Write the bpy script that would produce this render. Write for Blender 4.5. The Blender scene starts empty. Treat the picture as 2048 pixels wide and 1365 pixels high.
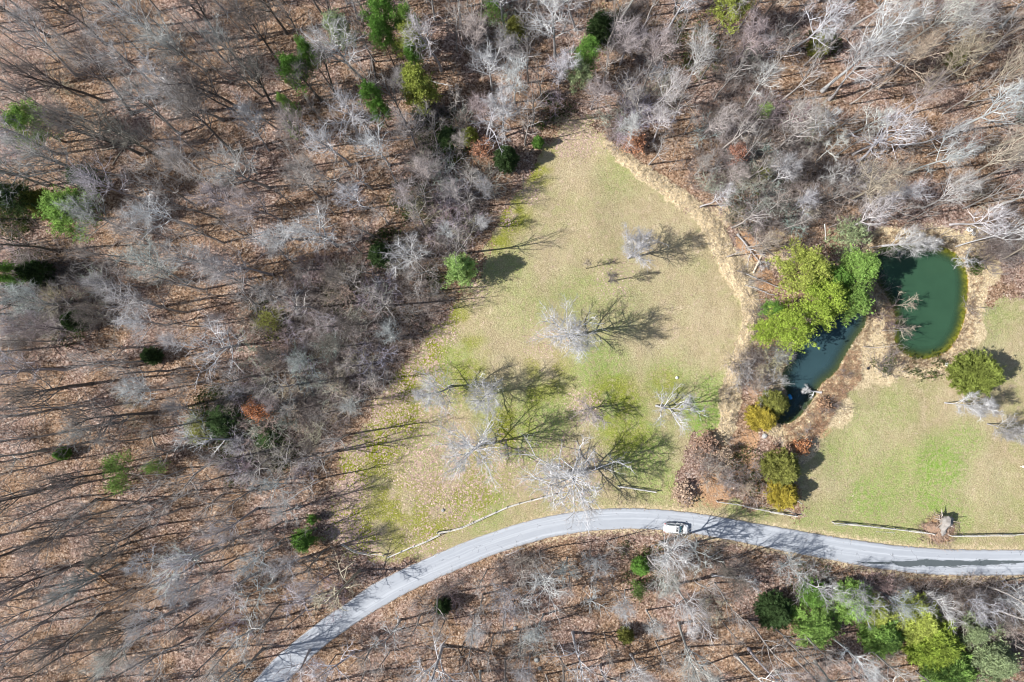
import bpy, math, random
import numpy as np
from mathutils import Vector, Matrix, Euler

random.seed(7)
rng = np.random.default_rng(7)
scene = bpy.context.scene
col = scene.collection

# ------------------------------------------------------------------ camera
W_PX, H_PX, F_PX, CAM_H = 2048.0, 1365.0, 1365.0, 125.0
NADIR = (1040.0, 735.0)
cam_data = bpy.data.cameras.new('camera')
cam = bpy.data.objects.new('camera', cam_data)
col.objects.link(cam)
cam_data.sensor_width = 36.0
cam_data.lens = 36.0 * F_PX / W_PX
cam_data.clip_start = 1.0
cam_data.clip_end = 3000.0
RX = math.atan((NADIR[1] - H_PX / 2) / F_PX)
RY = math.atan((NADIR[0] - W_PX / 2) / F_PX)
cam.location = (0, 0, CAM_H)
cam.rotation_euler = (RX, RY, 0)
scene.camera = cam
CAM_R = np.array(Euler((RX, RY, 0)).to_matrix())

# ------------------------------------------------------------------ light
SUN_EL, SHADOW_ANG = math.radians(43), math.radians(10)
world = bpy.data.worlds.new('World')
scene.world = world
world.use_nodes = True
wn = world.node_tree
for n in list(wn.nodes):
    wn.nodes.remove(n)
wo = wn.nodes.new('ShaderNodeOutputWorld')
wb = wn.nodes.new('ShaderNodeBackground')
ws = wn.nodes.new('ShaderNodeTexSky')
ws.sky_type = 'NISHITA'
ws.sun_disc = False
ws.sun_elevation = SUN_EL
# the sun stands opposite to the shadow direction
sx, sy = -math.cos(SHADOW_ANG), -math.sin(SHADOW_ANG)
ws.sun_rotation = math.atan2(sx, sy)
wb.inputs['Strength'].default_value = 0.082
wn.links.new(ws.outputs[0], wb.inputs[0])
wn.links.new(wb.outputs[0], wo.inputs[0])
sun_data = bpy.data.lights.new('sun', 'SUN')
sun_data.energy = 5.0
sun_data.angle = math.radians(0.5)
sun_data.color = (1.0, 0.975, 0.945)
sun = bpy.data.objects.new('sun', sun_data)
col.objects.link(sun)
sun.location = (-60, -20, 90)
sdir = Vector((sx * math.cos(SUN_EL), sy * math.cos(SUN_EL), math.sin(SUN_EL)))
sun.rotation_euler = sdir.to_track_quat('Z', 'Y').to_euler()
scene.view_settings.view_transform = 'Standard'
scene.view_settings.look = 'None'
scene.view_settings.gamma = 1.0
scene.view_settings.use_curve_mapping = False
scene.view_settings.exposure = 0.62
scene.render.engine = 'CYCLES'
scene.cycles.max_bounces = 5
scene.cycles.pixel_filter_type = 'BLACKMAN_HARRIS'
scene.cycles.filter_width = 1.05
scene.cycles.transparent_max_bounces = 8

# ------------------------------------------------------------------ helpers
def p2w(px, py, z=0.0):
    """point of the photograph -> place in the world at height z"""
    d = CAM_R @ np.array([px - W_PX / 2, H_PX / 2 - py, -F_PX])
    t = (z - CAM_H) / d[2]
    return float(d[0] * t), float(d[1] * t)

def w2p(x, y, z=0.0):
    v = CAM_R.T @ np.array([x, y, z - CAM_H])
    return W_PX / 2 + v[0] / -v[2] * F_PX, H_PX / 2 - v[1] / -v[2] * F_PX

def polyw(pts, z=0.0):
    return np.array([p2w(a, b, z) for a, b in pts])

def chaikin(p, n=2, closed=True):
    for _ in range(n):
        if closed:
            q = np.roll(p, -1, 0)
            p = np.stack([p * .75 + q * .25, p * .25 + q * .75], 1).reshape(-1, 2)
        else:
            a, b = p[:-1], p[1:]
            m = np.stack([a * .75 + b * .25, a * .25 + b * .75], 1).reshape(-1, 2)
            p = np.vstack([p[:1], m, p[-1:]])
    return p

def sdist(P, poly):
    """signed distance to a polygon, negative inside"""
    d2 = np.full(len(P), 1e18)
    inside = np.zeros(len(P), bool)
    n = len(poly)
    for i in range(n):
        a, b = poly[i], poly[(i + 1) % n]
        ab = b - a
        l = ab @ ab + 1e-12
        t = np.clip(((P - a) @ ab) / l, 0, 1)
        q = P - (a + t[:, None] * ab)
        d2 = np.minimum(d2, (q * q).sum(1))
        c = ((a[1] > P[:, 1]) != (b[1] > P[:, 1]))
        xx = (b[0] - a[0]) * (P[:, 1] - a[1]) / (b[1] - a[1] + 1e-12) + a[0]
        inside ^= c & (P[:, 0] < xx)
    d = np.sqrt(d2)
    return np.where(inside, -d, d)

def vnoise(x, y, seed=0):
    r = np.random.default_rng(seed).random((256, 256))
    xi, yi = np.floor(x).astype(int), np.floor(y).astype(int)
    fx, fy = x - xi, y - yi
    fx = fx * fx * (3 - 2 * fx)
    fy = fy * fy * (3 - 2 * fy)
    g = lambda i, j: r[i % 256, j % 256]
    return (g(xi, yi) * (1 - fx) + g(xi + 1, yi) * fx) * (1 - fy) + (g(xi, yi + 1) * (1 - fx) + g(xi + 1, yi + 1) * fx) * fy

def fbm(x, y, seed=0, o=4):
    s, a, t = 0, 1.0, 0
    for i in range(o):
        s = s + a * vnoise(x * 2 ** i, y * 2 ** i, seed + i)
        t += a
        a *= .5
    return s / t

def sstep(a, b, x):
    t = np.clip((x - a) / (b - a), 0, 1)
    return t * t * (3 - 2 * t)

def mesh_arr(name, V, T, mats=(), tint=None, mi=None, smooth=False):
    V = np.asarray(V, np.float32)
    T = np.asarray(T, np.int32)
    me = bpy.data.meshes.new(name)
    me.vertices.add(len(V))
    me.vertices.foreach_set('co', V.ravel())
    me.loops.add(len(T) * 3)
    me.loops.foreach_set('vertex_index', T.ravel())
    me.polygons.add(len(T))
    me.polygons.foreach_set('loop_start', np.arange(0, len(T) * 3, 3, dtype=np.int32))
    me.polygons.foreach_set('loop_total', np.full(len(T), 3, np.int32))
    if smooth:
        me.polygons.foreach_set('use_smooth', np.ones(len(T), bool))
    if mi is not None:
        me.polygons.foreach_set('material_index', np.asarray(mi, np.int32))
    if tint is not None:
        tint = np.asarray(tint, np.float32)
        if tint.ndim == 1:
            a = me.attributes.new('tint', 'FLOAT', 'POINT')
            a.data.foreach_set('value', tint)
        else:
            a = me.attributes.new('tint', 'FLOAT_COLOR', 'POINT')
            c = np.ones((len(V), 4), np.float32)
            c[:, :3] = tint
            a.data.foreach_set('color', c.ravel())
    for m in mats:
        me.materials.append(m)
    me.update(calc_edges=True)
    return me

def link(name, data, parent=None, loc=None, color=None):
    o = bpy.data.objects.new(name, data)
    col.objects.link(o)
    if parent is not None:
        o.parent = parent
    if loc is not None:
        o.location = loc
    if color is not None:
        o.color = (*color, 1)
    return o

def tag(o, label=None, cat=None, group=None, kind=None):
    if label: o['label'] = label
    if cat: o['category'] = cat
    if group: o['group'] = group
    if kind: o['kind'] = kind
    return o

class Acc:
    """collects vertices, triangles and tints"""
    def __init__(s):
        s.V, s.T, s.C, s.n = [], [], [], 0
    def add(s, V, T, c=1.0):
        V = np.asarray(V, float).reshape(-1, 3)
        T = np.asarray(T, int).reshape(-1, 3)
        s.V.append(V); s.T.append(T + s.n)
        s.C.append(np.broadcast_to(np.asarray(c, float), (len(V),)).copy())
        s.n += len(V)
    def arrays(s):
        return np.vstack(s.V), np.vstack(s.T), np.concatenate(s.C)
    def mesh(s, name, mats=(), smooth=False):
        V, T, C = s.arrays()
        return mesh_arr(name, V, T, mats, C, smooth=smooth)

def norm(a):
    return a / (np.linalg.norm(a, axis=-1, keepdims=True) + 1e-9)

def grow(S, D, L, k, wander, up, r):
    """polylines: starts S, directions D, lengths L -> (N, k+1, 3)"""
    N = len(S)
    P = np.zeros((N, k + 1, 3))
    P[:, 0] = S
    d = norm(D)
    for i in range(k):
        d = norm(d + wander * r.normal(size=(N, 3)) + np.array([0, 0, up / k]))
        P[:, i + 1] = P[:, i] + d * (L / k)[:, None]
    return P

def frames(P):
    t = norm(np.gradient(P, axis=1))
    ref = np.where(np.abs(t[..., 2:3]) > .8, np.array([1., 0, 0]), np.array([0, 0, 1.]))
    u = norm(np.cross(t, ref))
    return u, np.cross(t, u)

def tubes(acc, P, R, sides, c=1.0):
    N, k, _ = P.shape
    u, v = frames(P)
    a = np.arange(sides) * 2 * math.pi / sides
    V = P[:, :, None] + R[:, :, None, None] * (np.cos(a)[:, None] * u[:, :, None] + np.sin(a)[:, None] * v[:, :, None])
    idx = np.arange(N * k * sides).reshape(N, k, sides)
    A, B = idx[:, :-1], idx[:, 1:]
    A2, B2 = np.roll(A, -1, 2), np.roll(B, -1, 2)
    T = np.concatenate([np.stack([A, A2, B2], -1).reshape(-1, 3), np.stack([A, B2, B], -1).reshape(-1, 3)])
    cc = np.broadcast_to(np.asarray(c, float).reshape(-1, 1) if np.ndim(c) else np.full((1, 1), c), (N, k * sides)).ravel()
    acc.add(V, T, cc)

def cones(acc, S, D, L, r0, c=1.0):
    """one thin three-sided spike per twig"""
    N = len(S)
    d = norm(D)
    ref = np.where(np.abs(d[:, 2:3]) > .8, np.array([1., 0, 0]), np.array([0, 0, 1.]))
    u = norm(np.cross(d, ref)); v = np.cross(d, u)
    a = np.arange(3) * 2 * math.pi / 3
    ring = S[:, None] + np.broadcast_to(r0, (N,))[:, None, None] * (np.cos(a)[:, None] * u[:, None] + np.sin(a)[:, None] * v[:, None])
    V = np.concatenate([ring, (S + d * L[:, None])[:, None]], 1)
    b = np.arange(N)[:, None] * 4
    T = np.concatenate([b + np.array([[0, 1, 3]]), b + np.array([[1, 2, 3]]), b + np.array([[2, 0, 3]])])
    acc.add(V, T, np.repeat(np.broadcast_to(c, (N,)), 4))

def kids(P, R, m, t0, t1, ang, r, spread=.25):
    """m children per parent polyline"""
    N, k, _ = P.shape
    t = (np.arange(m)[None] + r.random((N, m))) / m * (t1 - t0) + t0
    f = t * (k - 1)
    i = np.clip(f.astype(int), 0, k - 2)
    w = (f - i)[..., None]
    n = np.arange(N)[:, None]
    pos = P[n, i] * (1 - w) + P[n, i + 1] * w
    tan = norm(P[n, i + 1] - P[n, i])
    rad = R[n, i] * (1 - w[..., 0]) + R[n, i + 1] * w[..., 0]
    phi = np.arange(m)[None] * 2.4 + r.random((N, 1)) * 6.28 + r.normal(size=(N, m)) * .5
    ref = np.where(np.abs(tan[..., 2:3]) > .9, np.array([1., 0, 0]), np.array([0, 0, 1.]))
    u = norm(np.cross(tan, ref)); v = np.cross(tan, u)
    a = ang + r.normal(size=(N, m)) * spread
    d = np.cos(a)[..., None] * tan + np.sin(a)[..., None] * (np.cos(phi)[..., None] * u + np.sin(phi)[..., None] * v)
    return pos.reshape(-1, 3), d.reshape(-1, 3), t.ravel(), rad.ravel()

# ------------------------------------------------------------------ materials
def new_mat(name):
    m = bpy.data.materials.new(name)
    m.use_nodes = True
    nt = m.node_tree
    b = nt.nodes['Principled BSDF']
    b.inputs['Roughness'].default_value = .9
    b.inputs['Specular IOR Level'].default_value = .15
    return m, nt, b

def node(nt, t, **kw):
    n = nt.nodes.new(t)
    for k, v in kw.items():
        setattr(n, k, v)
    return n

def mixc(nt, fac, a, b, bt='MIX'):
    n = nt.nodes.new('ShaderNodeMix')
    n.data_type = 'RGBA'; n.blend_type = bt
    n.clamp_factor = True
    for s, val in ((n.inputs[0], fac), (n.inputs[6], a), (n.inputs[7], b)):
        if hasattr(val, 'is_output'):
            nt.links.new(val, s)
        elif isinstance(val, (int, float)):
            s.default_value = val
        else:
            s.default_value = (*val, 1)
    return n.outputs[2]

def math_n(nt, op, a, b=0.0, c=None):
    n = nt.nodes.new('ShaderNodeMath'); n.operation = op
    vals = [a, b] + ([c] if c is not None else [])
    for i, v in enumerate(vals):
        if hasattr(v, 'is_output'):
            nt.links.new(v, n.inputs[i])
        else:
            n.inputs[i].default_value = v
    return n.outputs[0]

def sstep_n(nt, a, b, x):
    n = nt.nodes.new('ShaderNodeMapRange'); n.interpolation_type = 'SMOOTHSTEP'
    nt.links.new(x, n.inputs[0])
    n.inputs[1].default_value = a; n.inputs[2].default_value = b
    return n.outputs[0]

def noise_n(nt, scale, detail=2, rough=.5, vec=None, out=0):
    n = nt.nodes.new('ShaderNodeTexNoise')
    n.inputs['Scale'].default_value = scale
    n.inputs['Detail'].default_value = detail
    n.inputs['Roughness'].default_value = rough
    if vec is None:
        g = nt.nodes.new('ShaderNodeNewGeometry'); vec = g.outputs['Position']
    nt.links.new(vec, n.inputs['Vector'])
    return n.outputs[out]

def ramp_n(nt, fac, stops):
    n = nt.nodes.new('ShaderNodeValToRGB')
    nt.links.new(fac, n.inputs[0])
    el = n.color_ramp.elements
    while len(el) > 1:
        el.remove(el[-1])
    el[0].position = stops[0][0]; el[0].color = (*stops[0][1], 1)
    for p, c in stops[1:]:
        e = el.new(p); e.color = (*c, 1)
    return n.outputs[0]

def simple(name, c, rough=.8, spec=.2, noise=.0, scale=8.0, metal=0.0):
    m, nt, b = new_mat(name)
    b.inputs['Roughness'].default_value = rough
    b.inputs['Specular IOR Level'].default_value = spec
    b.inputs['Metallic'].default_value = metal
    if noise:
        f = noise_n(nt, scale, 3)
        nt.links.new(mixc(nt, f, [x * (1 - noise) for x in c], [min(1, x * (1 + noise)) for x in c]), b.inputs['Base Color'])
    else:
        b.inputs['Base Color'].default_value = (*c, 1)
    return m

def obj_tint_mat(name, transl=0.0, noise=.3, nscale=3.0, tlo=.5, thi=1.5):
    """colour from the object's own colour x per-piece tint x bark or leaf noise"""
    m, nt, b = new_mat(name)
    oi = nt.nodes.new('ShaderNodeObjectInfo')
    at = node(nt, 'ShaderNodeAttribute', attribute_name='tint')
    nz = noise_n(nt, nscale, 2)
    f = math_n(nt, 'MULTIPLY_ADD', nz, 2 * noise, 1 - noise)
    f = math_n(nt, 'MULTIPLY', f, at.outputs['Fac'])
    cc = nt.nodes.new('ShaderNodeVectorMath'); cc.operation = 'SCALE'
    nt.links.new(oi.outputs['Color'], cc.inputs[0]); nt.links.new(f, cc.inputs['Scale'])
    nt.links.new(cc.outputs[0], b.inputs['Base Color'])
    if transl:
        tr = nt.nodes.new('ShaderNodeBsdfTranslucent')
        mx = nt.nodes.new('ShaderNodeMixShader'); mx.inputs[0].default_value = transl
        out = nt.nodes['Material Output']
        nt.links.new(cc.outputs[0], tr.inputs[0])
        nt.links.new(b.outputs[0], mx.inputs[1]); nt.links.new(tr.outputs[0], mx.inputs[2])
        nt.links.new(mx.outputs[0], out.inputs[0])
    return m

M_bark = obj_tint_mat('bark', 0, .35, 2.5)
M_leaf = obj_tint_mat('foliage', .3, .25, 1.2)
M_dry = obj_tint_mat('dry_leaf', .2, .2, 1.5)

# ------------------------------------------------------------------ outlines read off the photograph
ROAD_TOP = [(330, 1560), (430, 1440), (506, 1365), (547, 1318), (632, 1247), (700, 1202), (740, 1170), (823, 1130), (940, 1079), (1056, 1040), (1158, 1021), (1261, 1015), (1380, 1024), (1485, 1042), (1621, 1066), (1758, 1088), (1861, 1098), (1950, 1100), (2048, 1100), (2200, 1100), (2500, 1105)]
ROAD_BOT = [(400, 1560), (500, 1440), (574, 1365), (632, 1305), (690, 1262), (748, 1223), (834, 1175), (936, 1131), (1022, 1097), (1124, 1069), (1227, 1058), (1329, 1059), (1450, 1078), (1553, 1100), (1656, 1120), (1758, 1139), (1861, 1151), (1950, 1152), (2048, 1151), (2200, 1151), (2500, 1158)]
WZ = -0.5
POND_A = [(1758, 494), (1803, 490), (1854, 486), (1895, 497), (1924, 518), (1935, 553), (1934, 594), (1929, 638), (1912, 682), (1888, 708), (1854, 719), (1820, 714), (1792, 696), (1788, 669), (1791, 641), (1787, 611), (1762, 577), (1744, 553), (1741, 518)]
POND_B = [(1727, 607), (1736, 641), (1717, 669), (1690, 710), (1673, 744), (1639, 768), (1628, 795), (1596, 838), (1565, 850), (1550, 842), (1566, 816), (1576, 792), (1562, 758), (1576, 720), (1590, 686), (1614, 658), (1645, 635), (1690, 610)]
LAWN = [(1125, 240), (1180, 236), (1212, 285), (1250, 318), (1290, 350), (1370, 400), (1420, 450), (1440, 520), (1485, 580), (1502, 640), (1478, 700), (1455, 780), (1450, 850), (1385, 872), (1362, 930), (1350, 985), (1480, 1010), (1600, 1030), (1590, 950), (1640, 880), (1695, 780), (1740, 742), (1790, 757), (1860, 757), (1925, 722), (1945, 660), (1965, 605), (2070, 590), (2500, 590), (2500, 1128), (2048, 1128), (1861, 1125), (1758, 1112), (1621, 1090), (1450, 1058), (1261, 1035), (1158, 1045), (1056, 1062), (940, 1100), (850, 1130), (780, 1118), (690, 1102), (655, 1060), (680, 930), (740, 820), (860, 660), (925, 600), (960, 545), (1000, 440), (1055, 350), (1090, 285)]
STRAW = [(1205, 290), (1225, 290), (1290, 335), (1380, 390), (1440, 440), (1480, 520), (1510, 570), (1525, 640), (1495, 700), (1480, 780), (1470, 850), (1450, 895), (1425, 880), (1445, 850), (1440, 800), (1462, 730), (1490, 650), (1485, 590), (1440, 530), (1410, 450), (1350, 400), (1275, 350)]
DAM = [(1700, 640), (1750, 570), (1790, 600), (1795, 700), (1860, 725), (1900, 712), (1940, 640), (1945, 540), (1920, 495), (1850, 475), (1760, 480), (1740, 500), (1980, 440), (1990, 560), (1970, 610), (1950, 700), (1900, 750), (1840, 765), (1770, 745), (1700, 770), (1640, 870), (1560, 900), (1520, 880), (1590, 850), (1640, 790), (1700, 720)]
road_poly = np.vstack([chaikin(polyw(ROAD_TOP), 2, False), chaikin(polyw(ROAD_BOT), 2, False)[::-1]])
pondA, pondB = chaikin(polyw(POND_A, WZ)), chaikin(polyw(POND_B, WZ))
lawn_poly, straw_poly = polyw(LAWN), chaikin(polyw(STRAW), 1)

# ------------------------------------------------------------------ ground: heights and cover masks
ext = np.array([121, 128, 138, 155, 190, 260, 400, 800.])
gx = np.concatenate([-ext[::-1], np.arange(-116, 116.01, .5), ext])
gy = np.concatenate([-ext[::-1] + 25, np.arange(-88, 96.01, .5), ext])
GX, GY = np.meshgrid(gx, gy, indexing='ij')
P2 = np.stack([GX.ravel(), GY.ravel()], 1)
near = (np.abs(P2[:, 0]) < 119) & (np.abs(P2[:, 1]) < 99)
def sd_all(poly, big=60.0):
    out = np.full(len(P2), big)
    out[near] = sdist(P2[near], poly)
    return out
sdR, sdA, sdB, sdL, sdS = [sd_all(p) for p in (road_poly, pondA, pondB, lawn_poly, straw_poly)]
X, Y = P2[:, 0], P2[:, 1]
calm = sstep(1.0, 14.0, sdR) * sstep(2.0, 10.0, np.minimum(sdA, sdB)) * sstep(180, 120, np.hypot(X, Y))
Z = (fbm(X / 26 + 5, Y / 26 + 9, 3) - .5) * 2.2 * calm + (fbm(X / 3, Y / 3, 8, 3) - .5) * .25 * sstep(.5, 3, sdR)
Z += -.1 * sstep(.4, -.2, sdR)
sdW = np.minimum(sdA, sdB)
bank = sstep(0.0, 2.6, sdW)
Z = np.where(sdW > 0, np.where(sdW < 6, WZ + .02 + bank * (Z - WZ), Z), WZ - np.minimum(-sdW * .38, 1.8))
Z += sstep(.4, -1.0, sdS) * (.15 + .75 * np.abs(fbm(X / 1.3, Y / 2.2, 61, 3) - .5) * 2) * sstep(.5, 2.5, sdW)
GZ = Z.reshape(GX.shape)

def gz(x, y):
    i = min(max(int(np.searchsorted(gx, x)) - 1, 0), len(gx) - 2)
    j = min(max(int(np.searchsorted(gy, y)) - 1, 0), len(gy) - 2)
    u = (x - gx[i]) / (gx[i + 1] - gx[i]); v = (y - gy[j]) / (gy[j + 1] - gy[j])
    return float(GZ[i, j] * (1 - u) * (1 - v) + GZ[i + 1, j] * u * (1 - v) + GZ[i, j + 1] * (1 - u) * v + GZ[i + 1, j + 1] * u * v)

def gz_arr(x, y):
    i = np.clip(np.searchsorted(gx, x) - 1, 0, len(gx) - 2); j = np.clip(np.searchsorted(gy, y) - 1, 0, len(gy) - 2)
    u = (x - gx[i]) / (gx[i + 1] - gx[i]); v = (y - gy[j]) / (gy[j + 1] - gy[j])
    return GZ[i, j] * (1 - u) * (1 - v) + GZ[i + 1, j] * u * (1 - v) + GZ[i, j + 1] * (1 - u) * v + GZ[i + 1, j + 1] * u * v

def at(px, py, z=0.0):
    x, y = p2w(px, py, z)
    return x, y, gz(x, y)

MPP = CAM_H / F_PX
def blobs(lst, hard=.6):
    out = np.zeros(len(P2))
    for (bx, by, r, s) in lst:
        cx, cy = p2w(bx, by)
        d = np.hypot(X - cx, Y - cy) / (r * MPP)
        out = np.maximum(out, s * sstep(1.0 + hard * .6, 1.0 - hard, d))
    return out

wob = (fbm(X / 2.2, Y / 2.2, 20) - .5)
wob2 = (fbm(X / 6, Y / 6, 31) - .5)
m_lawn = sstep(1.6, -1.6, sdL + wob * 4)
# leaves blown onto the lawn along the wood's edge
m_scatter = blobs([(870, 930, 100, .75), (800, 880, 70, .6), (690, 980, 50, 1.2), (680, 1060, 50, 1.2), (900, 970, 100, .7), (1000, 940, 80, .45), (1130, 950, 90, .5), (700, 880, 60, .9), (760, 800, 70, .9), (830, 720, 60, .8), (880, 660, 40, .8), (850, 820, 80, .5), (1170, 815, 40, .7), (940, 580, 40, .5), (1150, 265, 60, .8), (1060, 390, 25, .7), (1010, 440, 25, .6), (720, 1100, 50, .9), (850, 1080, 50, .5), (650, 1000, 60, 1), (1090, 680, 50, .35), (1230, 560, 45, .35)])
m_green = blobs([(1230, 610, 80, .35), (1150, 590, 60, .4), (1050, 620, 60, .35), (1200, 740, 70, .7), (1080, 840, 80, .7), (1000, 820, 60, .5), (1240, 830, 70, .75), (1410, 830, 55, 1.0), (1280, 900, 70, .8), (1420, 780, 40, .8), (1060, 880, 60, .6), (1240, 350, 60, .35), (1320, 960, 50, .6), (900, 740, 70, .6), (1010, 540, 60, .35), (1340, 760, 60, .5),
                 (1880, 930, 65, 1.0), (1930, 880, 45, .7), (1740, 1000, 60, .8), (1860, 1000, 40, .9), (1800, 960, 80, .6), (1790, 820, 50, .4), (1690, 920, 60, .5), (1980, 640, 60, .4), (1720, 860, 60, .4), (1700, 1040, 60, .55), (1900, 1030, 60, .6), (1800, 1070, 80, .5), (1990, 1000, 70, .2), (1620, 1040, 40, .5), (850, 900, 60, .4), (960, 1010, 60, .6), (1500, 1040, 60, .5)])
m_moss = blobs([(700, 950, 50, 1), (690, 1040, 50, 1), (760, 900, 50, 1), (800, 850, 50, 1), (730, 1080, 50, 1), (790, 1010, 60, .8), (860, 1050, 50, .8), (850, 700, 40, 1), (820, 760, 40, 1), (880, 620, 30, 1), (1090, 310, 25, .8), (960, 1000, 40, .7), (1020, 430, 45, .9), (1075, 345, 35, .8), (1000, 480, 30, .8), (900, 640, 45, .8), (860, 700, 40, .7), (820, 800, 50, .8), (770, 850, 60, .9), (750, 930, 60, .8), (700, 1000, 40, .8), (740, 1060, 60, .8), (800, 1090, 40, .6), (900, 1000, 60, .7), (1020, 860, 50, .8), (940, 760, 50, .6), (880, 1030, 45, .7), (1330, 775, 40, .6), (1230, 800, 60, .7), (1090, 750, 60, .6), (960, 960, 60, .6), (1060, 780, 50, .6), (1250, 870, 60, .6), (850, 770, 60, .7), (940, 700, 40, .6)])
m_moss *= sstep(.30, .50, fbm(X / 2.6, Y / 2.6, 44) + wob * .2)
m_straw = np.maximum(1.0 * sstep(1.0, -.5, sdS + wob * 2.5), .75 * sstep(4.4, 2.0, sdW + wob2 * 4))
m_straw = np.maximum(m_straw, blobs([(1740, 690, 40, .9), (1720, 740, 45, .9), (1760, 660, 40, .9), (1670, 820, 45, .8), (1600, 890, 45, .8), (1700, 720, 30, .8), (1970, 540, 40, .8), (1950, 480, 40, .7), (1770, 740, 40, .7), (1480, 540, 50, .6), (1400, 480, 20, .7), (1440, 430, 40, .5), (1560, 500, 60, .5)]))
m_straw = np.maximum(m_straw, .5 * sstep(2.5, .3, sdR) * sstep(-50, 20, X))
m_soil = blobs([(1505, 500, 28, 1.0), (1490, 480, 22, .8), (1530, 560, 30, .7), (1520, 640, 25, .7), (1500, 880, 25, .7), (1880, 1060, 40, .6), (1430, 980, 50, .6), (1560, 700, 50, .7), (1480, 930, 50, .6), (1640, 850, 40, .5), (1660, 790, 30, .6), (1380, 1000, 30, .5), (1510, 960, 40, .5), (1530, 760, 50, .7), (1760, 590, 20, .7), (1870, 1075, 30, .4)])
m_warm = blobs([(1150, 330, 70, .7), (1330, 480, 80, .6), (1110, 520, 60, .5), (1420, 640, 60, .7), (1100, 700, 60, .6), (1180, 900, 60, .5), (1680, 960, 50, .5), (1960, 960, 70, .6), (1750, 870, 60, .5), (1930, 800, 60, .7), (2000, 700, 50, .5), (1020, 720, 80, .5), (1020, 650, 60, .4), (1280, 570, 70, .5), (1300, 660, 80, .6), (1380, 600, 70, .4), (1400, 690, 60, .4), (1170, 470, 70, .3), (1960, 830, 60, .6), (1940, 900, 50, .5), (1260, 420, 70, .4), (1180, 370, 60, .3), (1700, 1000, 40, .3)])
depth = np.clip(-sdW, 0, 4)
m_algae = sstep(1.7 , .1, depth + wob * 1.6) * (sdA < 1) * sstep(.1, .5, sstep(1745, 1900, 1024 + X / MPP) + sstep(600, 700, 735 - Y / MPP)) * (sdA < sdB)
m_algae = m_algae * sstep(-.35, .1, wob2 + .1)
m_wet = sstep(.6, -.1, sdW)
# far from the camera everything is wood floor
far = ~near
for a in (m_lawn, m_straw):
    a[far] = 0
m_lawn[(X > 90) & (Y > -27) & (Y < 13)] = np.maximum(m_lawn[(X > 90) & (Y > -27) & (Y < 13)], .0)
m_brushshade = blobs([(850, 470, 70, .8), (900, 560, 40, .7), (830, 660, 50, .7), (720, 760, 60, .7), (620, 820, 70, .8), (560, 620, 80, .7), (680, 640, 90, .8), (780, 640, 60, .7), (640, 740, 80, .8), (500, 860, 100, 1), (600, 880, 60, .8), (880, 300, 70, .9), (880, 380, 50, .7), (940, 420, 60, .7), (820, 520, 50, .7), (1580, 320, 90, .6), (1480, 260, 60, .5), (1650, 380, 80, .6), (120, 580, 100, .7), (60, 660, 60, .6), (1960, 1200, 120, .7), (1400, 1110, 60, .7), (1540, 450, 50, .4), (1520, 720, 60, .5), (30, 420, 60, .8), (1270, 60, 60, .6), (1000, 50, 80, .4), (1380, 120, 70, .4)])  # shade under dense brush, painted as darker ground colour

nv = len(P2)
idx = np.arange(nv).reshape(GX.shape)
a, b, c, d = idx[:-1, :-1].ravel(), idx[1:, :-1].ravel(), idx[1:, 1:].ravel(), idx[:-1, 1:].ravel()
T = np.concatenate([np.stack([a, b, c], 1), np.stack([a, c, d], 1)])
gme = mesh_arr('ground', np.stack([X, Y, Z], 1), T, smooth=True)
def attr4(me, name, r_, g_, b_):
    at_ = me.attributes.new(name, 'FLOAT_COLOR', 'POINT')
    c4 = np.ones((len(r_), 4), np.float32)
    c4[:, 0], c4[:, 1], c4[:, 2] = r_, g_, b_
    at_.data.foreach_set('color', c4.ravel())
attr4(gme, 'za', m_lawn, m_green, m_straw)
attr4(gme, 'zb', m_moss, m_soil, m_algae)
attr4(gme, 'zc', m_scatter, m_brushshade, m_warm)
attr4(gme, 'zd', m_wet, np.clip(depth / 3, 0, 1), m_wet * 0)

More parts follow.
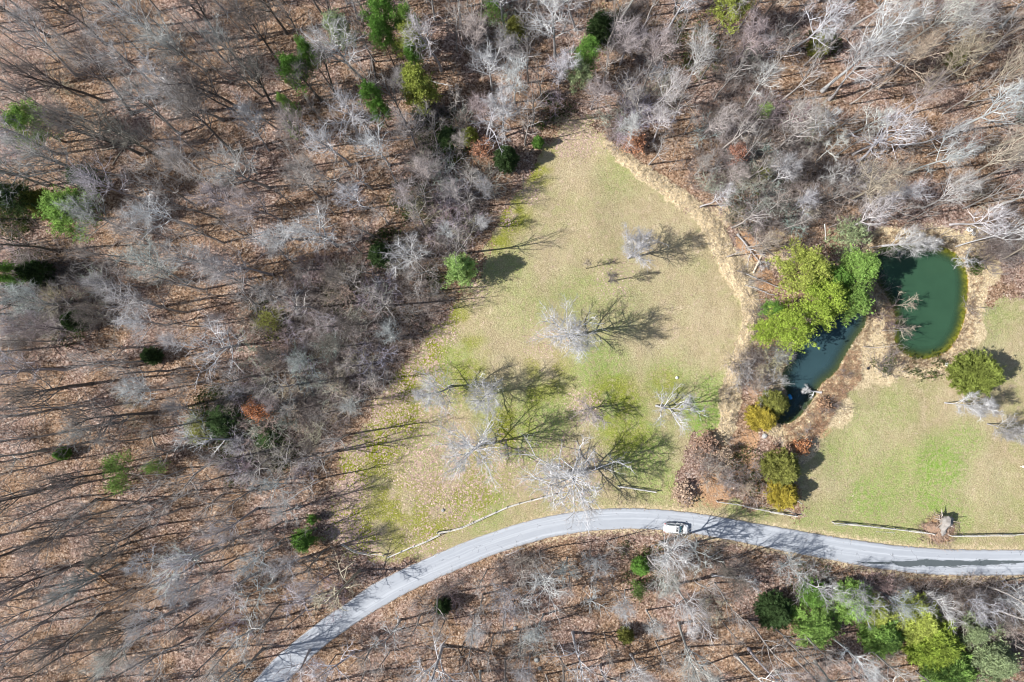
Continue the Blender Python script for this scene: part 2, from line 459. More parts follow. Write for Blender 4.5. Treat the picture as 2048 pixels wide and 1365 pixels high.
def ground_material():
    m, nt, bs = new_mat('ground_cover')
    def att(n):
        a_ = node(nt, 'ShaderNodeAttribute', attribute_name=n)
        s_ = nt.nodes.new('ShaderNodeSeparateColor')
        nt.links.new(a_.outputs['Color'], s_.inputs[0])
        return s_.outputs
    za, zb, zc, zd = att('za'), att('zb'), att('zc'), att('zd')
    geo = nt.nodes.new('ShaderNodeNewGeometry')
    pos = geo.outputs['Position']
    n_edge = noise_n(nt, 1.6, 4, .65, pos)
    n_mid = noise_n(nt, .35, 4, .6, pos)
    n_fine = noise_n(nt, 5.5, 3, .7, pos)
    n_big = noise_n(nt, .09, 3, .6, pos)
    def vor(scale):
        v = nt.nodes.new('ShaderNodeTexVoronoi')
        v.inputs['Scale'].default_value = scale
        nt.links.new(pos, v.inputs['Vector'])
        s_ = nt.nodes.new('ShaderNodeSeparateColor')
        nt.links.new(v.outputs['Color'], s_.inputs[0])
        return s_.outputs
    v1, v2 = vor(4.6), vor(2.6)
    # leaf litter: each cell a leaf or a clump of them
    vmix = math_n(nt, 'MULTIPLY_ADD', v2[0], .35, math_n(nt, 'MULTIPLY', v1[0], .65))
    litter = ramp_n(nt, vmix, [(.12, (.11, .062, .038)), (.35, (.25, .145, .088)), (.55, (.37, .225, .14)), (.75, (.48, .31, .205)), (.93, (.66, .50, .37))])
    litter_p = ramp_n(nt, vmix, [(.12, (.11, .068, .052)), (.35, (.23, .14, .108)), (.55, (.35, .225, .175)), (.75, (.47, .32, .255)), (.93, (.66, .52, .44))])
    litter = mixc(nt, sstep_n(nt, .42, .6, n_big), litter, litter_p)
    shade = math_n(nt, 'MULTIPLY_ADD', n_mid, .5, .76)
    litter = mixc(nt, 1.0, litter, (.80, .84, .85), 'MULTIPLY')
    litter = mixc(nt, sstep_n(nt, .5, .72, n_edge), litter, mixc(nt, .6, litter, (.07, .055, .045)))  # shadows on the litter, painted in as dark brown patches
    litter = mixc(nt, 1.0, litter, shade, 'MULTIPLY')
    dark = math_n(nt, 'MULTIPLY', zc[1], sstep_n(nt, .3, .62, n_edge))  # painted brush shade, broken up by noise
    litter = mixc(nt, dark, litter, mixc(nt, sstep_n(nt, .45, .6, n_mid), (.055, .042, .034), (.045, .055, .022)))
    # lawn
    lawn = ramp_n(nt, n_fine, [(.28, (.17, .14, .075)), (.45, (.32, .265, .15)), (.58, (.41, .34, .20)), (.75, (.56, .48, .31))])
    warm = ramp_n(nt, n_fine, [(.28, (.30, .21, .14)), (.5, (.47, .37, .25)), (.75, (.63, .53, .39))])
    green = ramp_n(nt, n_fine, [(.25, (.085, .15, .02)), (.5, (.19, .31, .05)), (.75, (.34, .47, .12))])
    moss = ramp_n(nt, n_fine, [(.25, (.06, .075, .006)), (.5, (.19, .205, .012)), (.75, (.40, .40, .05))])
    lawn = mixc(nt, sstep_n(nt, .42, .60, n_mid), lawn, mixc(nt, .2, lawn, green))
    lawn = mixc(nt, math_n(nt, 'MULTIPLY', sstep_n(nt, .5, .66, noise_n(nt, .8, 3, .6, pos)), .5), lawn, warm)
    lawn = mixc(nt, math_n(nt, 'MULTIPLY', zc[2], sstep_n(nt, .2, .7, n_mid)), lawn, warm)
    gf = math_n(nt, 'MULTIPLY', zb[2], 0.0)
    gfac = math_n(nt, 'MULTIPLY', za[1], sstep_n(nt, .28, .66, n_edge))
    lawn = mixc(nt, math_n(nt, 'MULTIPLY', gfac, 1.0), lawn, green)
    lawn = mixc(nt, math_n(nt, 'MULTIPLY', zb[0], sstep_n(nt, .28, .5, n_edge)), lawn, moss)
    # leaves on the lawn
    sc = math_n(nt, 'SUBTRACT', math_n(nt, 'ADD', math_n(nt, 'MULTIPLY', zc[0], .40), math_n(nt, 'MULTIPLY', n_edge, .5)), math_n(nt, 'MULTIPLY', v1[1], .55))
    lawn = mixc(nt, sstep_n(nt, .24, .32, sc), lawn, mixc(nt, .35, litter_p, (.60, .47, .38)))
    lf = math_n(nt, 'ADD', za[0], math_n(nt, 'MULTIPLY_ADD', n_edge, .9, -.45))
    lf = math_n(nt, 'ADD', lf, math_n(nt, 'MULTIPLY_ADD', v1[1], .5, -.25))
    basec = mixc(nt, sstep_n(nt, .4, .6, lf), litter, lawn)
    # soil, straw
    soil = ramp_n(nt, n_fine, [(.25, (.20, .105, .05)), (.5, (.42, .25, .14)), (.75, (.60, .42, .27))])
    basec = mixc(nt, sstep_n(nt, .35, .6, math_n(nt, 'ADD', zb[1], math_n(nt, 'MULTIPLY_ADD', n_edge, .8, -.4))), basec, soil)
    straw = ramp_n(nt, math_n(nt, 'MULTIPLY_ADD', v1[0], .25, math_n(nt, 'MULTIPLY', n_fine, .75)), [(.22, (.22, .16, .095)), (.42, (.46, .36, .22)), (.6, (.61, .50, .32)), (.8, (.75, .64, .45))])
    straw = mixc(nt, sstep_n(nt, .58, .74, noise_n(nt, .9, 4, .65, pos)), straw, (.30, .20, .125))
    basec = mixc(nt, sstep_n(nt, .35, .6, math_n(nt, 'ADD', za[2], math_n(nt, 'MULTIPLY_ADD', n_edge, .9, -.45))), basec, straw)
    # below the water line
    mud = mixc(nt, zd[1], (.13, .11, .04), (.03, .045, .03))
    alg = mixc(nt, sstep_n(nt, .35, .65, n_edge), (.16, .11, .02), (.42, .29, .04))
    mud = mixc(nt, zb[2], mud, alg)
    basec = mixc(nt, sstep_n(nt, .35, .8, zd[0]), basec, mud)
    nt.links.new(basec, bs.inputs['Base Color'])
    bs.inputs['Specular IOR Level'].default_value = .05
    bp = nt.nodes.new('ShaderNodeBump')
    bp.inputs['Strength'].default_value = .9; bp.inputs['Distance'].default_value = .12
    hh = math_n(nt, 'ADD', math_n(nt, 'MULTIPLY', v1[2], .5), math_n(nt, 'ADD', n_fine, math_n(nt, 'MULTIPLY', n_edge, 1.2)))
    nt.links.new(hh, bp.inputs['Height'])
    nt.links.new(bp.outputs[0], bs.inputs['Normal'])
    return m
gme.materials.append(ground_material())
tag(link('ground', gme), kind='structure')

# ------------------------------------------------------------------ road
def resample(p, n):
    seg = np.linalg.norm(np.diff(p, axis=0), axis=1)
    s = np.concatenate([[0], np.cumsum(seg)])
    q = np.linspace(0, s[-1], n)
    return np.stack([np.interp(q, s, p[:, 0]), np.interp(q, s, p[:, 1])], 1)
NR, NC = 420, 14
topc, botc = resample(chaikin(polyw(ROAD_TOP), 3, False), NR), resample(chaikin(polyw(ROAD_BOT), 3, False), NR)
edge_n = (vnoise(np.arange(NR) * .8, np.zeros(NR) + 3.3, 5) - .5) * .22
edge_n2 = (vnoise(np.arange(NR) * .8, np.zeros(NR) + 9.3, 6) - .5) * .22
across = norm(topc - botc)
topc, botc = topc + across * edge_n[:, None], botc + across * edge_n2[:, None]
tt = np.linspace(0, 1, NC)
RV = botc[:, None] * (1 - tt)[None, :, None] + topc[:, None] * tt[None, :, None]
rz = .02 + .05 * (1 - (2 * tt - 1) ** 2)
RV3 = np.concatenate([RV, np.broadcast_to(rz[None, :, None], (NR, NC, 1))], 2)
# a low skirt on both sides
skb = np.concatenate([botc, np.full((NR, 1), -.2)], 1)[:, None]; skt = np.concatenate([topc, np.full((NR, 1), -.2)], 1)[:, None]
RV3 = np.concatenate([skb, RV3, skt], 1)
nc = NC + 2
idx = np.arange(NR * nc).reshape(NR, nc)
a, b, c, d = idx[:-1, :-1].ravel(), idx[1:, :-1].ravel(), idx[1:, 1:].ravel(), idx[:-1, 1:].ravel()
rme = mesh_arr('road', RV3.reshape(-1, 3), np.concatenate([np.stack([a, b, c], 1), np.stack([a, c, d], 1)]))
rpx = np.array([w2p(p[0], p[1]) for p in RV3.reshape(-1, 3)[:, :2]])
tfull = np.tile(np.concatenate([[0], tt, [1]]), NR)
alongv = np.repeat(np.arange(NR), nc) * 1.0
# wet run-off patch: from the lower edge at x=1640 to the middle of the lane at x=2048
cx_ = np.interp(rpx[:, 0], [1620, 1700, 1780, 1850, 1950, 2100, 2300], [.02, .1, .30, .42, .50, .52, .5])
hw_ = np.interp(rpx[:, 0], [1600, 1640, 1720, 1820, 1900, 1960, 2100, 2300], [-.3, .0, .07, .18, .2, .16, .1, .08])
wet = hw_ - np.abs(tfull - cx_)
attr4(rme, 'rd', np.clip(wet + .5, 0, 1), tfull, np.clip((alongv / NR), 0, 1))
def road_material():
    m, nt, bs = new_mat('asphalt')
    a_ = node(nt, 'ShaderNodeAttribute', attribute_name='rd')
    s_ = nt.nodes.new('ShaderNodeSeparateColor'); nt.links.new(a_.outputs['Color'], s_.inputs[0])
    geo = nt.nodes.new('ShaderNodeNewGeometry')
    mp = nt.nodes.new('ShaderNodeMapping'); mp.inputs['Scale'].default_value = (.28, 3.0, 1)
    nt.links.new(geo.outputs['Position'], mp.inputs['Vector'])
    n1 = noise_n(nt, 30, 2, .6); n2 = noise_n(nt, .5, 3, .6)
    n3 = noise_n(nt, 1.0, 4, .7, mp.outputs[0])
    cb = nt.nodes.new('ShaderNodeCombineXYZ')
    nt.links.new(math_n(nt, 'MULTIPLY', s_.outputs[2], 6.0), cb.inputs[0]); nt.links.new(math_n(nt, 'MULTIPLY', s_.outputs[1], 9.0), cb.inputs[1])
    n4 = noise_n(nt, 1.0, 3, .6, cb.outputs[0])
    base = mixc(nt, n2, (.31, .33, .355), (.38, .40, .43))
    base = mixc(nt, math_n(nt, 'MULTIPLY', n1, .4), base, (.30, .315, .34))
    base = mixc(nt, sstep_n(nt, .45, .7, n4), base, (.44, .46, .485))
    vc = nt.nodes.new('ShaderNodeTexVoronoi'); vc.feature = 'DISTANCE_TO_EDGE'; vc.inputs['Scale'].default_value = .38
    wv = nt.nodes.new('ShaderNodeVectorMath'); wv.operation = 'ADD'
    nt.links.new(geo.outputs['Position'], wv.inputs[0]); nt.links.new(noise_n(nt, .9, 3, .7, None, 1), wv.inputs[1])
    nt.links.new(wv.outputs[0], vc.inputs['Vector'])
    crack = math_n(nt, 'MULTIPLY', math_n(nt, 'LESS_THAN', vc.outputs['Distance'], .012), sstep_n(nt, .5, .6, n2))
    base = mixc(nt, math_n(nt, 'MULTIPLY', crack, .55), base, (.12, .12, .125))
    # grit and dirt towards both verges
    e = math_n(nt, 'ABSOLUTE', math_n(nt, 'SUBTRACT', s_.outputs[1], .5))
    base = mixc(nt, math_n(nt, 'MULTIPLY', sstep_n(nt, .44, .5, math_n(nt, 'ADD', e, math_n(nt, 'MULTIPLY_ADD', n1, .06, -.03))), .6), base, (.27, .23, .19))
    w = math_n(nt, 'ADD', s_.outputs[0], math_n(nt, 'MULTIPLY_ADD', n3, .42, -.21))
    wf = sstep_n(nt, .555, .575, w)
    base = mixc(nt, wf, base, (.085, .10, .105))
    nt.links.new(base, bs.inputs['Base Color'])
    nt.links.new(math_n(nt, 'MULTIPLY_ADD', wf, -.3, .85), bs.inputs['Roughness'])
    return m
rme.materials.append(road_material())
tag(link('road', rme), kind='structure')

# ------------------------------------------------------------------ ponds
def water_material(name, body, alpha):
    m, nt, bs = new_mat(name)
    n_ = noise_n(nt, .25, 3, .5)
    bs.inputs['Roughness'].default_value = .12
    bs.inputs['Specular IOR Level'].default_value = .5
    bs.inputs['IOR'].default_value = 1.33
    nt.links.new(mixc(nt, n_, [x * .8 for x in body], [x * 1.2 for x in body]), bs.inputs['Base Color'])
    bp = nt.nodes.new('ShaderNodeBump'); bp.inputs['Strength'].default_value = .08; bp.inputs['Distance'].default_value = .05
    nt.links.new(noise_n(nt, 3.0, 3, .5), bp.inputs['Height']); nt.links.new(bp.outputs[0], bs.inputs['Normal'])
    tr = nt.nodes.new('ShaderNodeBsdfTransparent'); tr.inputs[0].default_value = (.72, .86, .72, 1)
    mx = nt.nodes.new('ShaderNodeMixShader')
    # murk thickens with depth away from the shore
    a_ = node(nt, 'ShaderNodeAttribute', attribute_name='tint')
    f = math_n(nt, 'MULTIPLY_ADD', sstep_n(nt, 0.0, 1.0, a_.outputs['Fac']), alpha[1] - alpha[0], alpha[0])
    nt.links.new(f, mx.inputs[0]); nt.links.new(tr.outputs[0], mx.inputs[1]); nt.links.new(bs.outputs[0], mx.inputs[2])
    nt.links.new(mx.outputs[0], nt.nodes['Material Output'].inputs[0])
    return m
def pond(poly, mat):
    lo, hi = poly.min(0) - 1, poly.max(0) + 1
    xs, ys = np.arange(lo[0], hi[0], .5), np.arange(lo[1], hi[1], .5)
    A, B = np.meshgrid(xs, ys, indexing='ij')
    P = np.stack([A.ravel(), B.ravel()], 1)
    sd = sdist(P, poly)
    idx = np.arange(len(P)).reshape(A.shape)
    a, b, c, d = idx[:-1, :-1].ravel(), idx[1:, :-1].ravel(), idx[1:, 1:].ravel(), idx[:-1, 1:].ravel()
    ok = (sd[a] < .8) & (sd[b] < .8) & (sd[c] < .8) & (sd[d] < .8)
    T = np.concatenate([np.stack([a, b, c], 1)[ok], np.stack([a, c, d], 1)[ok]])
    used = np.unique(T); mp = np.zeros(len(P), int); mp[used] = np.arange(len(used))
    V = np.concatenate([P[used], np.full((len(used), 1), WZ)], 1)
    me = mesh_arr('pond_water', V, mp[T], (mat,), np.clip(-sd[used] / 2.6, 0, 1))
    o = link('pond_water', me)
    return tag(o, kind='structure')
pond(pondA, water_material('pond_water_green', (.034, .08, .045), (.12, .9)))['label'] = 'rounded green pond beside the right lawn'
pond(pondB, water_material('pond_water_grey_green', (.034, .068, .078), (.22, .88)))['label'] = 'narrow blue-green pond below the pine clump'

# ------------------------------------------------------------------ bare trees
def bare_tree(seed, H=19, r0=.22, kind='forest', split=False):
    """returns (trunk Acc, list of limb Accs) """
    r = np.random.default_rng(seed)
    trunk = Acc()
    cfg = dict(
        forest=dict(nl=13, t0=.42, ang=.72, ll=.34, up=.8, m2=7, m3=5, m4=3, wan=.085, tw=1.15, twr=.0095, tk=10),
        forest_twiggy=dict(nl=15, t0=.32, ang=.68, ll=.37, up=.9, m2=8, m3=5, m4=3, wan=.08, tw=1.1, twr=.010, tk=10),
        spread=dict(nl=21, t0=.2, ang=1.0, ll=.45, up=.5, m2=8, m3=6, m4=4, wan=.10, tw=.95, twr=.011, tk=8),
        vase=dict(nl=12, t0=.12, ang=.75, ll=.66, up=.45, m2=6, m3=5, m4=4, wan=.13, tw=.85, twr=.011, tk=8),
        small=dict(nl=7, t0=.15, ang=.75, ll=.7, up=.4, m2=5, m3=3, m4=3, wan=.13, tw=.8, twr=.012, tk=6),
        snag=dict(nl=9, t0=.35, ang=.9, ll=.34, up=.3, m2=6, m3=4, m4=2, wan=.16, tw=.6, twr=.018, tk=8),
        slim=dict(nl=9, t0=.45, ang=.7, ll=.24, up=.9, m2=5, m3=4, m4=4, wan=.10, tw=.8, twr=.010, tk=10),
    )[kind]
    k = cfg['tk']
    P = grow(np.zeros((1, 3)) + [0, 0, -.3], np.array([[r.normal() * .04, r.normal() * .04, 1]]), np.array([H * 1.0]), k, cfg['wan'] * .45, .5, r)
    tl = np.linspace(0, 1, k + 1)
    R = (r0 * (1 - tl) ** .8 + .02)[None] * 1.0
    R[0, 0] *= 1.5
    tubes(trunk, P, R, 8, .85)
    S, D, t, rad = kids(P, R, cfg['nl'], cfg['t0'], .98, cfg['ang'], r, .18)
    L = H * cfg['ll'] * (1.15 - .65 * (t - cfg['t0']) / (1 - cfg['t0'])) * r.uniform(.75, 1.25, len(t))
    limbs = []
    groups = [[i] for i in range(len(t))] if split else [list(range(len(t)))]
    for g in groups:
        acc = Acc()
        S1, D1, L1, ra = S[g], D[g], L[g], np.minimum(rad[g] * (.42 if kind == 'spread' else .55), .12 * r0 / .22 + .02)
        P1 = grow(S1, D1, L1, 5, cfg['wan'] * 1.1, cfg['up'], r)
        tl1 = np.linspace(0, 1, 6)
        R1 = ra[:, None] * (1 - tl1)[None] ** .8 + .014
        c1 = r.uniform(.9, 1.2, len(g))
        tubes(acc, P1, R1, 5, c1)
        S2, D2, t2, ra2 = kids(P1, R1, cfg['m2'], .18, 1.0, .75, r)
        L2 = np.repeat(L1, cfg['m2']) * .46 * (1.15 - .6 * t2) * r.uniform(.7, 1.3, len(t2))
        P2_ = grow(S2, D2, L2, 3, cfg['wan'] * 1.4, cfg['up'] * .5, r)
        R2 = np.clip(ra2 * .8, .036 if kind == 'spread' else .03, .09)[:, None] * (1 - np.linspace(0, 1, 4))[None] ** .8 + .010
        c2 = r.uniform(.6, 1.5, len(t2))
        tubes(acc, P2_, R2, 4, c2)
        S3, D3, t3, ra3 = kids(P2_, R2, cfg['m3'], .12, 1.0, .8, r)
        L3 = np.repeat(L2, cfg['m3']) * .52 * (1.1 - .5 * t3) * r.uniform(.7, 1.3, len(t3)) + .12
        P3 = grow(S3, D3, L3, 2, cfg['wan'] * 1.6, .25, r)
        R3 = np.full((len(t3), 3), .024 if kind == 'spread' else .019) * np.array([1.0, .8, .5])
        tubes(acc, P3, R3, 3, np.repeat(c2, cfg['m3']) * .95)
        S4, D4, t4, _ = kids(P3, R3, cfg['m4'], .15, 1.0, .75, r, .3)
        L4 = r.uniform(.5, 1.2, len(t4)) * cfg['tw'] * min(1.0, H / 12 + .25)
        cones(acc, S4, D4, L4, cfg['twr'], np.repeat(np.repeat(c2, cfg['m3']), cfg['m4']) * .78)
        limbs.append(acc)
    return trunk, limbs

PROTO = {}
def proto(kind, n, H, r0):
    out = []
    for i in range(n):
        tr, lb = bare_tree(hash_seed(kind, i), H, r0, kind)
        out.append((tr.mesh(kind + '_trunk', (M_bark,), True), lb[0].mesh(kind + '_crown', (M_bark,))))
    PROTO[kind] = (out, H)
def hash_seed(s, i):
    return sum(ord(c) * (j + 3) for j, c in enumerate(s)) * 31 + i
proto('forest', 6, 19, .25)
proto('forest_twiggy', 5, 16, .18)
proto('vase', 4, 9, .13)
proto('slim', 3, 14, .15)
proto('snag', 3, 12, .2)
proto('spread', 2, 14, .24)

BARK = dict(grey=(.41, .395, .385), pale=(.53, .52, .51), white=(.54, .53, .53), lilac=(.475, .465, .475), pink=(.40, .355, .335), dark=(.17, .15, .135), tan=(.42, .36, .28), greyblue=(.385, .39, .39))
trees = []     # (object, px, py, kind, colour name)
def put_tree(kind, px, py, H, colr, lean=(0, 0), rot=None, label=None, group=None, sx=1.0, name='bare_tree'):
    if kind == 'vase' and H < 9.5: name = 'small_bare_tree'
    ms, H0 = PROTO[kind]
    tm, cm = ms[random.randrange(len(ms))]
    x, y, z = at(px, py)
    e = link(name, None, loc=(x, y, z))
    s = H / H0
    e.scale = (s * sx, s * sx, s)
    e.rotation_euler = Euler((lean[0], lean[1], 0)).to_matrix().to_4x4().to_euler()
    e.rotation_euler = (Matrix.Rotation(lean[0], 3, 'X') @ Matrix.Rotation(lean[1], 3, 'Y') @ Matrix.Rotation(rot if rot is not None else random.uniform(0, 6.28), 3, 'Z')).to_euler()
    v = random.uniform(.85, 1.15)
    c0 = [k_ * v * random.uniform(.96, 1.04) for k_ in BARK[colr]]
    link('trunk', tm, e, color=[k_ * .85 for k_ in c0])
    link('crown', cm, e, color=c0)
    tag(e, label, 'tree', group)
    trees.append([e, px, py, kind, colr, label is not None])
    return e

# ---- the big open-grown trees on the lawn: every limb its own part
def feature_tree(seed, kind, px, py, H, r0, colr, label, lean=(0, 0), name='bare_tree', sxy=1.0):
    tr, lb = bare_tree(seed, H, r0, kind, split=True)
    x, y, z = at(px, py)
    e = link(name, None, loc=(x, y, z))
    e.rotation_euler = (lean[0], lean[1], 0)
    e.scale = (sxy, sxy, 1)
    c0 = BARK[colr]
    link('trunk', tr.mesh('trunk', (M_bark,), True), e, color=[k_ * .8 for k_ in c0])
    for a_ in lb:
        link('limb', a_.mesh('limb', (M_bark,)), e, color=c0)
    tag(e, label, 'tree')
    trees.append([e, px, py, kind, colr, True])
    return e
feature_tree(101, 'spread', 1139, 674, 15, .30, 'white', 'large pale spreading bare tree alone in the middle of the lawn', (-.02, -.10))
feature_tree(102, 'spread', 1258, 515, 12, .22, 'lilac', 'bushy lavender-grey bare tree at the top right of the lawn', (.0, .03), sxy=.85)
feature_tree(103, 'spread', 900, 773, 14, .24, 'white', 'bare lawn tree with a dark straight trunk nearest the woods on the left', (.03, -.10), sxy=.8)
feature_tree(104, 'spread', 978, 789, 13, .2, 'white', 'bare lawn tree just right of the one nearest the woods', (.05, -.03), sxy=.8)
feature_tree(105, 'spread', 955, 892, 16, .28, 'white', 'wide bare tree over leaf-strewn grass in the lower left of the lawn', (.02, -.10), sxy=.95)
feature_tree(106, 'spread', 1138, 945, 14.5, .30, 'white', 'widest bare tree, standing above the road in front of the rail fence', (.02, .02), sxy=1.35)
feature_tree(107, 'vase', 1178, 818, 6.5, .10, 'pink', 'small round reddish-brown bare tree in the lower middle of the lawn', (0, 0), sxy=1.15)
feature_tree(108, 'vase', 1313, 812, 8.5, .15, 'lilac', 'low many-stemmed grey tree near the straw bank on the lawn', (0, .12), sxy=1.1)
feature_tree(109, 'slim', 1217, 563, 8.5, .09, 'dark', 'slim dark sapling with a thin crown below the lavender-grey tree', (0, -.06))
feature_tree(110, 'spread', 1890, 806, 9, .13, 'white', 'pale crooked tree leaning right just below the round cedar', (.05, .3), sxy=.7)
feature_tree(111, 'spread', 1975, 848, 8, .12, 'grey', 'small crooked bare tree near the right edge of the lower lawn', (.1, .2), sxy=.8)
feature_tree(112, 'spread', 2062, 850, 9, .14, 'tan', 'bare tree cut by the right edge beside the lower lawn', (.1, .1), sxy=.9)
feature_tree(113, 'snag', 1172, 537, 5.6, .12, 'tan', 'short dead trunk with a pale broken top on the upper lawn', (.0, -.1), sxy=.6)
feature_tree(114, 'forest', 1322, 1086, 17, .24, 'pale', 'tall pale tree rooted beside the road right below the white car', (-.12, .02), sxy=1.15)
feature_tree(115, 'spread', 885, 1291, 16, .26, 'white', 'broad pale tree with long limbs below the road at bottom centre', (.18, -.05), sxy=1.1)
feature_tree(116, 'spread', 1005, 262, 13, .22, 'white', 'white many-limbed tree at the upper left tip of the lawn', (-.08, .02), sxy=.8)
feature_tree(117, 'forest_twiggy', 1110, 112, 17, .2, 'pale', 'pale fan-shaped tree at the top centre of the photo', (0, 0), sxy=1.15)
feature_tree(118, 'vase', 476, 690, 12, .2, 'white', 'round wheel-like pale crown in the middle of the left woods', (0, 0), sxy=1.05)
feature_tree(119, 'forest_twiggy', 674, 492, 17, .24, 'pale', 'broad pale tree with a dark trunk right of centre in the left woods', (0, 0), sxy=1.1)
feature_tree(120, 'snag', 500, 880, 13, .22, 'pale', 'white crooked dead tree sprawling over dark green undergrowth', (-.1, -.75), sxy=1.0)
feature_tree(121, 'spread', 1766, 492, 8.5, .15, 'pale', 'pale tree leaning over the upper left end of the green pond', (.0, .65), sxy=.8)
feature_tree(122, 'small', 1786, 612, 4.2, .05, 'tan', 'upper of the two small bare trees on the left bank of the green pond', (0, .55), sxy=1.0)
feature_tree(123, 'small', 1787, 655, 3.8, .05, 'tan', 'lower of the two small bare trees on the left bank of the green pond', (.15, .55), sxy=1.0)
feature_tree(124, 'snag', 1936, 508, 7, .1, 'pale', 'small pale tree leaning left over the upper right of the green pond', (.3, -.6), sxy=.9)
feature_tree(125, 'forest', 1915, 492, 15, .14, 'pale', 'pale slender tree leaning far right above the green pond', (-.25, .55), sxy=.8)
feature_tree(126, 'vase', 1185, 1118, 6, .07, 'greyblue', 'small rounded grey tree at the roadside left of the white car', (.1, 0), sxy=1.0)

